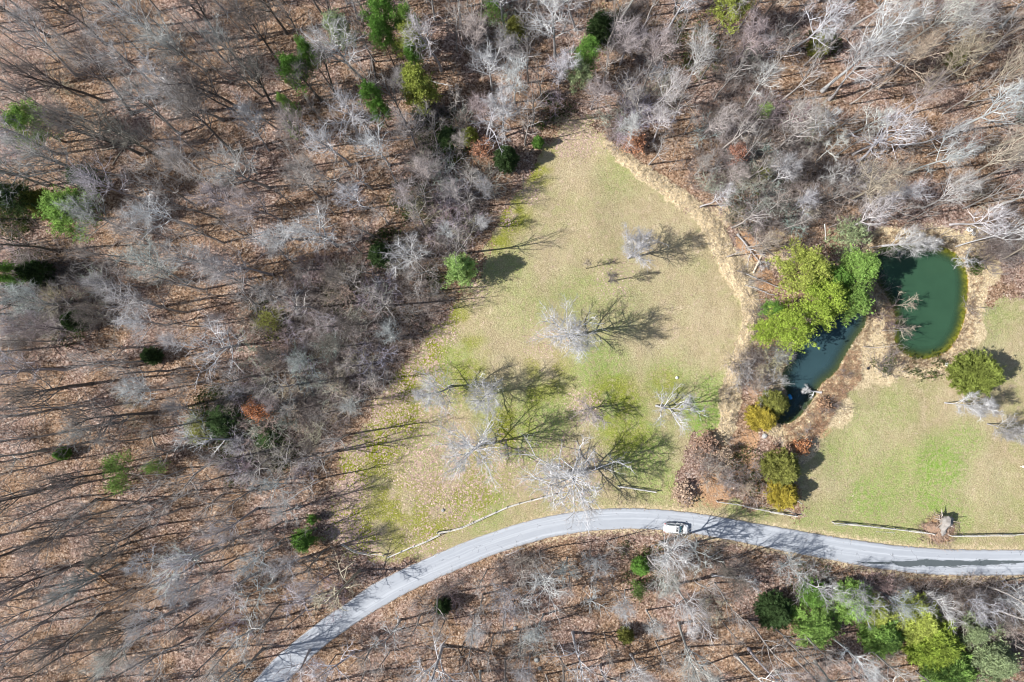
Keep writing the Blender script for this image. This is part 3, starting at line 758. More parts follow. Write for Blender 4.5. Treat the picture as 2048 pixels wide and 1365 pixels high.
# ---- trees whose foot can be read off the photograph
hand = [
 # top left
 (287, 51, 'forest', 20, 'dark'), (441, 79, 'forest', 21, 'dark'), (496, 226, 'forest', 20, 'dark'), (554, 222, 'forest', 20, 'dark'), (465, 304, 'forest', 21, 'dark'), (318, 314, 'forest', 21, 'dark'), (280, 308, 'forest', 20, 'dark'), (537, 376, 'forest', 18, 'grey'), (390, 455, 'forest', 18, 'pale'), (205, 202, 'forest', 20, 'dark'), (96, 72, 'forest', 19, 'dark'), (212, 89, 'forest', 19, 'dark'), (318, 178, 'forest', 20, 'grey'), (355, 106, 'forest', 20, 'grey'), (560, 130, 'forest', 19, 'dark'), (643, 202, 'slim', 17, 'dark'), (670, 185, 'slim', 17, 'dark'), (113, 308, 'forest', 18, 'grey'), (290, 400, 'forest', 18, 'grey'), (478, 226, 'slim', 17, 'dark'), (444, 239, 'forest', 18, 'grey'), (574, 68, 'forest', 18, 'dark'), (95, 372, 'forest_twiggy', 18, 'pale'), (410, 140, 'forest_twiggy', 18, 'pale'), (40, 180, 'forest', 18, 'grey'), (150, 150, 'forest', 18, 'grey'), (620, 300, 'forest_twiggy', 16, 'pink'), (640, 395, 'forest_twiggy', 15, 'pink'), (560, 440, 'forest_twiggy', 16, 'pink'), (480, 420, 'forest_twiggy', 15, 'pink'), (700, 330, 'forest', 17, 'pale'), (600, 480, 'forest_twiggy', 14, 'pale'), (420, 380, 'forest_twiggy', 16, 'pink'), (340, 480, 'forest_twiggy', 15, 'pink'), (250, 460, 'forest_twiggy', 15, 'greyblue'),
 # left middle
 (543, 549, 'forest', 17, 'grey'), (444, 546, 'forest', 18, 'grey'), (372, 566, 'forest_twiggy', 17, 'greyblue'), (318, 614, 'forest', 17, 'pale'), (185, 768, 'forest', 20, 'dark'), (308, 826, 'forest', 22, 'dark'), (82, 624, 'forest', 18, 'dark'), (472, 560, 'forest_twiggy', 13, 'pale'), (482, 792, 'vase', 5, 'pale'), (330, 650, 'forest_twiggy', 12, 'pale'), (235, 650, 'forest_twiggy', 11, 'dark'), (130, 740, 'forest', 17, 'grey'), (380, 700, 'forest_twiggy', 10, 'pale'), (270, 575, 'forest_twiggy', 13, 'greyblue'), (130, 610, 'forest_twiggy', 15, 'pale'), (50, 830, 'forest', 18, 'grey'), (90, 900, 'forest', 18, 'grey'), (330, 780, 'forest_twiggy', 13, 'pale'), (60, 700, 'forest_twiggy', 14, 'grey'),
 # bottom left
 (297, 1055, 'forest', 17, 'dark'), (205, 1226, 'forest', 17, 'dark'), (325, 1233, 'forest', 17, 'dark'), (376, 1209, 'forest', 17, 'grey'), (506, 1151, 'forest', 17, 'grey'), (157, 1127, 'forest', 17, 'dark'), (448, 1083, 'forest', 15, 'pale'), (537, 1240, 'snag', 15, 'pale'), (376, 1277, 'forest', 16, 'grey'), (526, 1298, 'forest', 17, 'grey'), (290, 1270, 'forest_twiggy', 13, 'pale'), (430, 1100, 'snag', 14, 'pale'), (550, 1160, 'snag', 13, 'pale'), (100, 975, 'forest', 18, 'dark'), (190, 1000, 'forest', 17, 'dark'), (80, 1080, 'forest', 18, 'dark'), (60, 1180, 'forest', 18, 'grey'), (235, 1130, 'forest_twiggy', 14, 'greyblue'), (470, 1330, 'forest', 15, 'pale'), (420, 1150, 'forest_twiggy', 13, 'greyblue'), (560, 960, 'vase', 7, 'greyblue'), (640, 1190, 'snag', 12, 'pale'), (660, 1150, 'forest_twiggy', 10, 'pale'), (620, 1300, 'snag', 12, 'pale'),
 # top centre
 (882, 140, 'forest', 17, 'pale'), (945, 130, 'forest_twiggy', 14, 'pink'), (984, 178, 'forest', 15, 'pale'), (1119, 166, 'forest_twiggy', 13, 'pale'), (1029, 205, 'forest_twiggy', 14, 'pale'), (970, 287, 'snag', 13, 'pale'), (731, 167, 'forest', 20, 'pale'), (1015, 140, 'forest_twiggy', 14, 'grey'), (1182, 219, 'forest_twiggy', 13, 'pink'), (1258, 287, 'forest_twiggy', 11, 'pale'), (1305, 284, 'forest', 14, 'pale'), (731, 417, 'forest', 15, 'pale'), (779, 331, 'forest', 17, 'pale'), (834, 297, 'forest_twiggy', 14, 'pink'), (1329, 68, 'forest', 16, 'pale'), (860, 370, 'forest_twiggy', 12, 'pink'), (800, 410, 'forest_twiggy', 12, 'pink'), (910, 400, 'forest_twiggy', 10, 'pink'), (975, 400, 'forest_twiggy', 9, 'greyblue'), (960, 460, 'forest_twiggy', 8, 'pale'), (840, 520, 'vase', 9, 'pale'), (1240, 130, 'forest_twiggy', 14, 'pink'), (1290, 150, 'forest_twiggy', 13, 'pink'), (920, 55, 'forest', 17, 'pale'), (1010, 55, 'forest', 17, 'pale'), (870, 40, 'forest_twiggy', 16, 'pale'), (1150, 60, 'forest', 16, 'pale'), (1240, 40, 'forest', 17, 'grey'), (930, 300, 'forest_twiggy', 8, 'pink'),
 # top right
 (1488, 217, 'forest', 13, 'pale'), (1553, 256, 'forest_twiggy', 15, 'pink'), (1642, 185, 'forest', 22, 'pale'), (1796, 102, 'forest', 20, 'pale'), (1820, 130, 'forest', 19, 'grey'), (1717, 321, 'snag', 15, 'pale'), (1707, 308, 'forest', 17, 'pale'), (1895, 267, 'forest', 21, 'pale'), (1584, 102, 'forest', 18, 'pale'), (1656, 202, 'forest', 17, 'grey'), (1693, 273, 'slim', 16, 'pale'), (1539, 369, 'forest_twiggy', 12, 'pale'), (1594, 273, 'slim', 14, 'pale'), (1909, 366, 'forest', 18, 'tan'), (1843, 417, 'forest_twiggy', 13, 'pale'), (1403, 273, 'forest_twiggy', 12, 'pink'), (1628, 328, 'slim', 12, 'pale'), (1929, 212, 'forest', 18, 'tan'), (1645, 362, 'snag', 9, 'pale'), (1809, 349, 'forest', 16, 'pale'), (1470, 130, 'forest_twiggy', 15, 'pink'), (1430, 60, 'forest', 16, 'pale'), (1520, 50, 'forest', 16, 'tan'), (1700, 60, 'forest', 18, 'pale'), (1750, 180, 'forest', 19, 'tan'), (1850, 190, 'forest', 19, 'tan'), (1960, 100, 'forest', 19, 'tan'), (2010, 180, 'forest', 18, 'tan'), (1980, 300, 'forest', 18, 'tan'), (1980, 420, 'forest', 17, 'pale'), (1760, 400, 'forest_twiggy', 14, 'pale'), (1590, 420, 'forest_twiggy', 9, 'pale'), (1370, 180, 'forest_twiggy', 14, 'pale'), (1450, 360, 'forest_twiggy', 9, 'pink'), (1390, 350, 'forest_twiggy', 8, 'pink'), (2000, 520, 'forest', 14, 'tan'), (1900, 450, 'forest', 13, 'pale'),
 # bottom, below the road
 (1087, 1228, 'forest', 12, 'pale'), (1145, 1264, 'snag', 13, 'pale'), (707, 1305, 'snag', 13, 'pale'), (1261, 1308, 'forest', 15, 'pale'), (1348, 1168, 'forest', 19, 'pale'), (1358, 1247, 'forest', 19, 'pale'), (1495, 1295, 'forest', 18, 'pale'), (1468, 1308, 'forest', 17, 'pale'), (1628, 1322, 'forest', 18, 'pale'), (1655, 1267, 'forest', 15, 'pale'), (1090, 1150, 'vase', 9, 'pale'), (1005, 1165, 'vase', 8, 'greyblue'), (1134, 1115, 'vase', 6, 'greyblue'), (1330, 1130, 'forest_twiggy', 11, 'pale'), (1600, 1160, 'forest', 11, 'pale'), (1560, 1130, 'vase', 7, 'greyblue'), (1700, 1175, 'vase', 8, 'greyblue'), (1760, 1185, 'vase', 7, 'greyblue'), (1850, 1190, 'vase', 7, 'pale'), (1930, 1195, 'vase', 7, 'greyblue'), (2010, 1200, 'vase', 8, 'greyblue'), (950, 1230, 'forest_twiggy', 11, 'grey'), (800, 1240, 'snag', 12, 'pale'), (1250, 1180, 'forest_twiggy', 10, 'pale'), (1440, 1120, 'forest', 15, 'dark'), (1200, 1330, 'snag', 13, 'pale'), (1060, 1310, 'forest_twiggy', 11, 'pale'), (1400, 1330, 'forest', 15, 'pale'), (1550, 1340, 'forest', 16, 'pale'), (1750, 1340, 'forest_twiggy', 14, 'pale'), (960, 1340, 'snag', 12, 'pale'), (2010, 1180, 'vase', 7, 'pale'),
 # brushy pond side
 (1500, 560, 'vase', 4, 'pink'), (1545, 720, 'vase', 4, 'greyblue'), (1568, 712, 'vase', 3.5, 'greyblue'), (1518, 740, 'vase', 3.2, 'tan'), (1556, 752, 'vase', 3, 'greyblue'), (1510, 770, 'vase', 3, 'tan'), (1450, 960, 'vase', 3.5, 'pink'), (1490, 975, 'vase', 3.5, 'tan'),
]
used_pos = []
for t_ in trees:
    used_pos.append(p2w(t_[1], t_[2]))
for (hx, hy, kd, H, cn) in hand:
    put_tree(kd, hx, hy, H * random.uniform(.95, 1.06), cn, (random.gauss(0, .04), random.gauss(0, .04)))
    used_pos.append(p2w(hx, hy))
n_hand = len(trees)

# ---- fill the woods between them
EVERGREEN = [  # px, py of the crown, radius px, kind, colour, height, label
 (50, 245, 40, 'pine', 'light', 14, 'round green pine at the left edge, a third of the way down'),
 (22, 392, 34, 'pine', 'dark', 13, 'dark green pine cut by the left edge below the round one'),
 (82, 405, 32, 'cedar', 'olive', 10, 'yellowish olive cedar squeezed between two pines near the left edge'),
 (125, 415, 52, 'pine', 'light', 13, 'bright green full pine, largest of the clump near the left edge'),
 (165, 362, 30, 'pine', 'dark', 14, 'dark green pine crown topmost in the clump near the left edge'),
 (590, 138, 30, 'pine', 'mid', 17, 'open green pine crown with gaps in the upper left woods'),
 (617, 106, 20, 'pine', 'mid', 18, 'small green pine top just above the open pine crown'),
 (575, 210, 15, 'pine', 'light', 15, 'small light green pine tuft below the open pine crown'),
 (584, 256, 12, 'pine', 'light', 13, 'tiny light green pine tuft, lowest of the upper left string'),
 (672, 62, 30, 'pine', 'pale', 16, 'faint pale green pine left of the pine grove at the top'),
 (762, 22, 36, 'pine', 'mid', 18, 'green pine at the top edge in the pine grove'),
 (762, 68, 24, 'pine', 'mid', 17, 'lower green pine on the left of the pine grove'),
 (816, 38, 20, 'pine', 'light', 17, 'light green pine at the right of the pine grove near the top edge'),
 (822, 82, 28, 'pine', 'yellow', 16, 'thin yellow-green pine in the right of the pine grove'),
 (823, 112, 18, 'pine', 'mid', 14, 'small bright green pine between the two yellow-green ones'),
 (838, 172, 37, 'broad', 'yellow', 13, 'round yellow-green tree standing below the pine grove'),
 (742, 190, 22, 'pine', 'mid', 15, 'upper half green pine left of the round yellow-green tree'),
 (758, 222, 22, 'pine', 'mid', 11, 'lower green pine left of the round yellow-green tree'),
 (1458, 8, 38, 'pine', 'yellow', 16, 'yellow-green pine cut by the top edge right of centre'),
 (1180, 98, 28, 'pine', 'mid', 14, 'green pine above the tip of the lawn'),
 (1160, 142, 26, 'pine', 'pale', 11, 'pale green pine just below the green pine above the lawn tip'),
 (1076, 284, 13, 'cedar', 'mid', 4, 'little green cedar by the upper left corner of the lawn'),
 (1012, 316, 27, 'cedar', 'dark', 8, 'dark green cedar with yellow tips at the upper left edge of the lawn'),
 (936, 272, 22, 'cedar', 'yellow', 5, 'yellow-green low evergreen in the dark brush left of the lawn tip'),
 (895, 275, 26, 'cedar', 'dark', 5, 'blackish green evergreen in the dark brush left of the lawn tip'),
 (920, 541, 37, 'whitepine', 'fresh', 11, 'bright fresh-green pine alone at the left edge of the lawn'),
 (758, 508, 26, 'cedar', 'dark', 7, 'dark green cedar in the woods left of the bright lone pine'),
 (1612, 542, 50, 'pine', 'yellow', 14, 'yellow-green pine forming the upper left of the pond-side clump'),
 (1642, 604, 50, 'pine', 'lime', 14, 'tallest lime green pine in the middle of the pond-side clump'),
 (1728, 538, 40, 'pine', 'light', 13, 'light green pine at the upper right of the pond-side clump, by the pond'),
 (1700, 600, 40, 'pine', 'light', 12, 'shaded green pine at the right of the pond-side clump'),
 (1582, 655, 48, 'pine', 'lime', 12, 'round lime green pine at the lower end of the pond-side clump'),
 (1532, 663, 24, 'pine', 'lime', 8, 'small lime green pine at the far left of the pond-side clump'),
 (1545, 615, 20, 'pine', 'mid', 9, 'small dark-gapped pine at the left of the pond-side clump'),
 (1668, 560, 34, 'pine', 'mid', 11, 'lower green pine half hidden inside the pond-side clump'),
 (1690, 474, 42, 'haze', 'pale', 7, 'pale budding green tree above the pond-side pine clump'),
 (1960, 750, 47, 'cedar', 'moss', 9, 'broad rounded cedar on the lawn below the green pond'),
 (1527, 835, 31, 'cedar', 'gold', 7, 'golden orange cedar at the lower end of the narrow pond'),
 (1550, 808, 30, 'cedar', 'olive', 6.5, 'olive cedar overlapping the golden cedar at the narrow pond'),
 (1567, 938, 38, 'cedar', 'olive', 8, 'tall olive cedar above the rail fence right of the brush'),
 (1568, 990, 32, 'cedar', 'gold', 6.5, 'rusty gold cedar touching the rail fence'),
 (1550, 1224, 38, 'cedar', 'dark', 5.44, 'dark green cedar at the left end of the lower right evergreens'),
 (1630, 1245, 52, 'whitepine', 'light', 5.5, 'soft green pine second from the left in the lower right evergreens'),
 (1628, 1190, 32, 'cedar', 'mid', 4.76, 'half-hidden green cedar behind bare branches in the lower right'),
 (1710, 1208, 44, 'cedar', 'light', 6.12, 'deep green cedar topmost in the lower right evergreens'),
 (1748, 1222, 36, 'cedar', 'yellow', 6.12, 'yellow-tipped cedar topmost right in the lower right evergreens'),
 (1765, 1272, 44, 'cedar', 'light', 5.44, 'fresh green cedar in the middle of the lower right evergreens'),
 (1835, 1240, 52, 'cedar', 'yellow', 6.8, 'yellow-green cedar right of the middle of the lower right evergreens'),
 (1872, 1290, 58, 'cedar', 'lime', 6.8, 'largest lime green cedar of the lower right evergreens'),
 (1905, 1345, 54, 'cedar', 'light', 6.12, 'green cedar cut by the bottom edge in the lower right'),
 (1995, 1318, 48, 'whitepine', 'pale', 8, 'pale green pine in the bottom right corner'),
 (1945, 1262, 30, 'whitepine', 'pale', 6, 'faint grey-green pine right of the yellow-green cedars'),
 (8, 548, 24, 'pine', 'mid', 12, 'green pine cut by the left edge just above the middle'),
 (66, 545, 28, 'cedar', 'dark', 8, 'dark green evergreen behind bare branches near the left edge'),
 (146, 642, 24, 'cedar', 'dark', 6, 'dark green evergreen among dense bare crowns in the left woods'),
 (240, 928, 26, 'haze', 'light', 10, 'thin light green pine in the lower left woods'),
 (245, 966, 24, 'haze', 'light', 8, 'thin light green pine below its like in the lower left woods'),
 (316, 934, 16, 'haze', 'light', 10, 'sparse light green pine right of the thin pines in the lower left'),
 (608, 1080, 28, 'whitepine', 'mid', 5, 'small green pine left of the end of the rail fence'),
 (626, 1040, 12, 'whitepine', 'mid', 3, 'tiny green pine above the small pine left of the fence end'),
 (298, 712, 20, 'cedar', 'dark', 5, 'small dark evergreen left of the wheel-like pale crown'),
 (122, 908, 14, 'cedar', 'mid', 4, 'tiny green evergreen in the far lower left woods'),
 (985, 25, 24, 'haze', 'mid', 9, 'hazy green evergreen at the top edge left of the fan-shaped tree'),
 (1030, 55, 26, 'cedar', 'olive', 7, 'olive evergreen at the top left of the fan-shaped tree'),
 (1200, 50, 26, 'cedar', 'dark', 8, 'dark evergreen at the top right of the fan-shaped tree'),
 (1640, 90, 22, 'cedar', 'olive', 6, 'olive evergreen under bare branches in the upper right woods'),
 (1915, 115, 18, 'cedar', 'olive', 5, 'dull green evergreen near the upper right corner'),
 (1526, 225, 17, 'haze', 'light', 4, 'light green budding shrub in the upper right woods'),
 (1525, 350, 18, 'haze', 'olive', 4, 'dull green shrub in the brush right of the lawn'),
 (1282, 1135, 20, 'cedar', 'mid', 4, 'green evergreen behind the pale tree below the white car'),
 (1275, 1180, 18, 'haze', 'mid', 4, 'thin green evergreen left of the tall tree below the road'),
 (1252, 1273, 17, 'cedar', 'olive', 4, 'small olive evergreen in the woods below the road'),
 (885, 1215, 18, 'cedar', 'dark', 5, 'dark green evergreen behind the broad pale tree below the road'),
 (440, 845, 40, 'cedar', 'dark', 3.5, 'dark green undergrowth evergreen beside the rust-leaved oak'),
 (395, 860, 34, 'cedar', 'olive', 3, 'olive evergreen left of the rust-leaved oak'),
 (530, 880, 30, 'cedar', 'dark', 3, 'dark evergreen below the rust-leaved oak'),
 (540, 640, 30, 'haze', 'olive', 5, 'olive shrub evergreen above the wheel-like pale crown'),
]
FOL = dict(mid=(.18, .33, .07), light=(.28, .43, .11), lime=(.36, .46, .08), yellow=(.42, .47, .11), dark=(.075, .125, .045), olive=(.28, .29, .08), gold=(.46, .38, .07), pale=(.34, .41, .22), fresh=(.44, .60, .22), moss=(.27, .32, .075))

ev_pos = []
for (ex, ey, er, ek, ec, eh, el) in EVERGREEN:
    ev_pos.append((*p2w(ex, ey, eh * .6), er * MPP))
def forbidden(P, lawn_m=1.0):
    a = sdist(P, lawn_poly) < lawn_m
    a |= sdist(P, road_poly) < 1.6
    a |= np.minimum(sdist(P, pondA), sdist(P, pondB)) < 1.2
    for (ex, ey, er_, ek, ec, eh, el) in EVERGREEN:
        ax, ay = p2w(ex, ey)
        a |= np.hypot(P[:, 0] * 1.12 - ax, P[:, 1] * 1.12 - ay) < er_ * MPP + 1.6
    for (ex, ey, er) in ev_pos:
        a |= np.hypot(P[:, 0] - ex, P[:, 1] - ey) < er * .55
    return a
DAMZ = polyw([(1500, 470), (1560, 500), (1700, 620), (1760, 480), (1960, 440), (2100, 600), (1950, 720), (1700, 780), (1600, 900), (1600, 1040), (1340, 1030), (1370, 870), (1480, 860), (1530, 650)])
cand = np.stack([rng.uniform(-118, 118, 12000), rng.uniform(-84, 92, 12000)], 1)
cand = cand[~forbidden(cand)]
cand = cand[sdist(cand, DAMZ) > 0]
for (bx_, by_, br_) in [(1640, 870, 90), (1560, 960, 90), (1700, 760, 80), (1620, 560, 110), (1850, 760, 60), (1960, 720, 70)]:
    qx, qy = p2w(bx_, by_)
    cand = cand[np.hypot(cand[:, 0] - qx, cand[:, 1] - qy) > br_ * MPP]
pos = np.array(used_pos)
accepted = []
for q in cand:
    inview = abs(q[0]) < 99 and -66 < q[1] < 74
    if not inview: continue
    sp = 5.6 if len(accepted) < 110 else 3.9
    dd = np.hypot(pos[:, 0] - q[0], pos[:, 1] - q[1])
    if dd.min() > sp * random.uniform(.75, 1.2):
        accepted.append(q); pos = np.vstack([pos, q])
    if len(accepted) > 560: break
fill = list(accepted)
n_named = 300 - sum(1 for t_ in trees if t_[0].name.startswith('bare_tree'))
accepted, lesser = fill[:n_named], fill[n_named:]
for q in accepted:
    px, py = w2p(q[0], q[1])
    left, top = px < 1000, py < 700
    u = random.random()
    if px < 760 and py < 560:
        band = px > 330 and py > 280
        kd = 'forest_twiggy' if (u < .5 if band else u < .12) else ('forest' if u < .7 else 'slim')
        cn = random.choice(['pink', 'pink', 'pale', 'grey'] if band else ['grey', 'dark', 'grey', 'greyblue'])
        H = random.uniform(13, 17) if band else random.uniform(15, 20)
    elif px < 900 and py < 900:
        kd = 'forest_twiggy' if u < .6 else ('vase' if u < .8 else 'forest')
        cn = random.choice(['grey', 'pink', 'dark', 'dark', 'greyblue']); H = random.uniform(7, 12)
        if px < 300: H += 4
    elif px < 700:
        kd = 'forest' if u < .55 else 'slim'
        cn = random.choice(['grey', 'dark', 'greyblue', 'grey']); H = random.uniform(13, 17)
    elif py < 600 and px > 1300:
        kd = 'forest' if u < .5 else ('forest_twiggy' if u < .72 else 'slim')
        cn = random.choice(['pale', 'tan', 'tan', 'pink', 'greyblue']); H = random.uniform(12, 19) if px > 1600 else random.uniform(9, 14)
    elif py < 600:
        kd = 'forest_twiggy' if u < .6 else 'forest'
        cn = random.choice(['pale', 'pink', 'grey', 'greyblue']); H = random.uniform(10, 15)
    else:
        kd = 'forest' if u < .45 else ('forest_twiggy' if u < .7 else 'snag')
        cn = random.choice(['pale', 'grey', 'tan', 'greyblue']); H = random.uniform(9, 14)
    if kd == 'vase': kd = 'forest_twiggy'
    put_tree(kd, px, py, H, cn, (random.gauss(0, .06), random.gauss(0, .06)), sx=random.uniform(.9, 1.15))

# ---- the many lesser trees between them, and the ones beyond the frame, as one mass
def light_tree(seed, H):
    r = np.random.default_rng(seed)
    acc = Acc()
    P = grow(np.zeros((1, 3)) + [0, 0, -.3], np.array([[r.normal() * .05, r.normal() * .05, 1]]), np.array([H]), 5, .05, .5, r)
    R = (.0115 * H * (1 - np.linspace(0, 1, 6)) ** .8 + .02)[None]
    tubes(acc, P, R, 5, .8)
    S, D, t, rad = kids(P, R, 10, .4, .98, .7, r, .2)
    L = H * .32 * (1.15 - .7 * (t - .4) / .6) * r.uniform(.7, 1.3, 10)
    P1 = grow(S, D, L, 3, .12, .8, r)
    tubes(acc, P1, (rad * .5)[:, None] * (1 - np.linspace(0, 1, 4))[None] ** .8 + .018, 3, r.uniform(.9, 1.2, 10))
    S2, D2, t2, _ = kids(P1, np.full((10, 4), .03), 5, .2, 1, .7, r)
    L2 = np.repeat(L, 5) * .5 * (1.15 - .6 * t2)
    P2_ = grow(S2, D2, L2, 1, .18, .4, r)
    cones(acc, P2_[:, 0], P2_[:, 1] - P2_[:, 0], L2, .025, .95)
    S3, D3, t3, _ = kids(P2_, np.full((50, 2), .02), 4, .1, .8, .7, r)
    cones(acc, S3, D3, r.uniform(.5, 1.5, len(t3)), .014, .85)
    return acc.arrays()
LT = [light_tree(300 + i, 14) for i in range(6)]
outer = []
for q in cand:
    if abs(q[0]) < 99 and -66 < q[1] < 74: continue
    if not outer or np.hypot(*(np.array(outer) - q).T).min() > 7: outer.append(q)
acc = Acc()
for q in list(lesser) + outer[:80]:
    V, T_, C_ = LT[random.randrange(6)]
    a_ = random.uniform(0, 6.28); s = random.uniform(.7, 1.25); ca, sa = math.cos(a_), math.sin(a_)
    acc.add(np.stack([(V[:, 0] * ca - V[:, 1] * sa) * s + q[0], (V[:, 0] * sa + V[:, 1] * ca) * s + q[1], V[:, 2] * s + gz(q[0], q[1])], 1), T_, C_ * random.uniform(.7, 1.25))
tag(link('lesser_trees', acc.mesh('lesser_trees', (M_bark,)), color=(.36, .33, .305)), 'mass of lesser leafless trees filling the woods between the taller ones', 'woods', kind='stuff')

# ------------------------------------------------------------------ evergreens
def tufts(acc, C, O, n, ln, wd, r, tint):
    """n needles (thin triangles) per tuft centre C with outward direction O"""
    N = len(C)
    d = norm(norm(O)[:, None] * .75 + r.normal(size=(N, n, 3)) * .75 + np.array([0, 0, .15]))
    s = norm(np.cross(d, r.normal(size=(N, n, 3))))
    L = ln * r.uniform(.6, 1.3, (N, n, 1)); w = wd * r.uniform(.7, 1.3, (N, n, 1))
    c0 = C[:, None] + r.normal(size=(N, n, 3)) * ln * .18
    V = np.stack([c0 - s * w * .5 - d * L * .15, c0 + s * w * .5 - d * L * .1, c0 + d * L], 2)
    T = np.arange(N * n * 3).reshape(-1, 3)
    acc.add(V.reshape(-1, 3), T, np.repeat(tint, n * 3))

def evergreen(seed, kind, H, Rr):
    r = np.random.default_rng(seed)
    wood, fol = Acc(), Acc()
    k = 8
    P = grow(np.zeros((1, 3)) + [0, 0, -.2], np.array([[0, 0, 1.]]), np.array([H * .97]), k, .03, .3, r)
    R = (.018 * H * (1 - np.linspace(0, 1, k + 1)) + .02)[None]
    tubes(wood, P, R, 7, .8)
    if kind in ('pine', 'whitepine', 'broad', 'haze'):
        nl = dict(pine=34, whitepine=40, broad=44, haze=26)[kind]
        t0 = dict(pine=.42, whitepine=.15, broad=.25, haze=.3)[kind]
        S, D, t, rad = kids(P, R, nl, t0, .98, 1.25, r, .15)
        tn = (t - t0) / (1 - t0)
        prof = np.clip(1.08 - tn, .05, 1) ** .55 if kind != 'whitepine' else np.clip(1.05 - tn, .05, 1) ** .8
        L = Rr * prof * r.uniform(.7, 1.2, len(t))
        P1 = grow(S, D, L, 4, .12, .35, r)
        R1 = np.clip(rad * .35, .02, .09)[:, None] * (1 - np.linspace(0, 1, 5))[None] + .01
        tubes(wood, P1, R1, 4, 1.0)
        S2, D2, t2, _ = kids(P1, R1, 6, .3, 1.0, .8, r)
        L2 = np.repeat(L, 6) * .36 * r.uniform(.6, 1.2, len(t2)) + .1
        P2_ = grow(S2, D2, L2, 2, .15, .3, r)
        R2 = np.full((len(t2), 3), .014)
        tubes(wood, P2_, R2, 3, 1.0)
        # needle clumps at and near the ends
        tips = np.concatenate([P2_[:, 2], P2_[:, 1], P1[:, 4], P1[:, 3]])
        dirs = np.concatenate([P2_[:, 2] - P2_[:, 1]] * 1 + [P2_[:, 1] - P2_[:, 0], P1[:, 4] - P1[:, 3], P1[:, 3] - P1[:, 2]])
        ctint = r.uniform(.6, 1.35, len(tips))
        m = dict(pine=7, whitepine=7, broad=8, haze=2)[kind]
        spread = dict(pine=.30, whitepine=.26, broad=.34, haze=.4)[kind]
        C = np.repeat(tips, m, 0) + r.normal(size=(len(tips) * m, 3)) * spread * np.array([1, 1, .7])
        O = np.repeat(norm(dirs), m, 0) + np.array([0, 0, .8])
        tin = np.repeat(ctint, m) * r.uniform(.8, 1.2, len(C))
        tufts(fol, C, O, 6, .30, .085 if kind != 'haze' else .06, r, tin)
    else:   # cedar: dense, pointed sprays on a rounded cone
        M = 230                    # separate sprays with gaps between them
        t = (np.arange(M) + r.random(M)) / M
        t = 1 - (1 - t) ** .62
        ph = np.arange(M) * 2.4 + r.normal(0, .25, M)
        prof = np.minimum(1, (1 - t) * 1.45 + .04) ** .7 * (0.8 + .2 * np.minimum(1, t * 5))
        Ls = Rr * prof * r.uniform(.72, 1.14, M)
        out = norm(np.stack([np.cos(ph), np.sin(ph), .25 + .9 * t], 1))
        q = 17
        u = r.random((M, q)) ** .6 * .75 + .25
        base_ = np.stack([np.zeros(M), np.zeros(M), H * (.06 + .9 * t) - Ls * .2], 1)
        C = base_[:, None] + out[:, None] * (Ls[:, None] * u)[..., None]
        C[..., 2] = np.maximum(C[..., 2], .15)
        wdt = (Rr * .17 * (1.15 - u))[..., None]
        C = (C + r.normal(size=C.shape) * wdt * np.array([1, 1, .6])).reshape(-1, 3)
        O = np.repeat(out, q, 0) + np.array([0, 0, .25])
        tin = np.repeat(r.uniform(.62, 1.3, M), q) * r.uniform(.85, 1.15, M * q)
        tufts(fol, C, O, 6, .36, .10, r, tin)
        S, D, tt_, rad = kids(P, R, 26, .08, .95, 1.0, r)
        L = Rr * .7 * np.minimum(1, (1 - tt_) * 1.3)
        P1 = grow(S, D, L, 3, .1, .4, r)
        tubes(wood, P1, np.clip(rad * .3, .015, .05)[:, None] * np.array([[1, .8, .6, .4]]), 3, 1.0)
    return wood, fol

EVP = {}
for i, (ex, ey, er, ek, ec, eh, el) in enumerate(EVERGREEN):
    x, y = p2w(ex, ey, eh * (.74 if ek in ('pine', 'broad') else .5))
    vi = i % {'pine': 5, 'cedar': 5, 'whitepine': 3, 'haze': 2, 'broad': 1}[ek]
    if (ek, vi) not in EVP:
        h_, r_ = {'pine': (13, 3.8), 'cedar': (7.5, 3.0), 'whitepine': (9, 3.3), 'haze': (7, 2.6), 'broad': (13, 3.3)}[ek]
        w_, f_ = evergreen(500 + i, ek, h_, r_)
        EVP[ek, vi] = (w_.mesh('trunk', (M_bark,)), f_.mesh('crown', (M_leaf,)), h_, r_)
    wm_, fm_, h_, r_ = EVP[ek, vi]
    nm = 'cedar_tree' if ek == 'cedar' else ('broadleaf_evergreen' if ek == 'broad' else ('budding_tree' if ek == 'haze' else 'pine_tree'))
    e = link(nm, None, loc=(x, y, gz(x, y)))
    k_ = er * MPP / r_
    e.scale = (k_, k_, eh / h_); e.rotation_euler = (0, 0, random.uniform(0, 6.28))
    link('trunk', wm_, e, color=(.22, .16, .12))
    v_ = random.uniform(.92, 1.1)
    link('crown', fm_, e, color=[c_ * v_ for c_ in FOL[ec]])
    tag(e, el, 'tree')

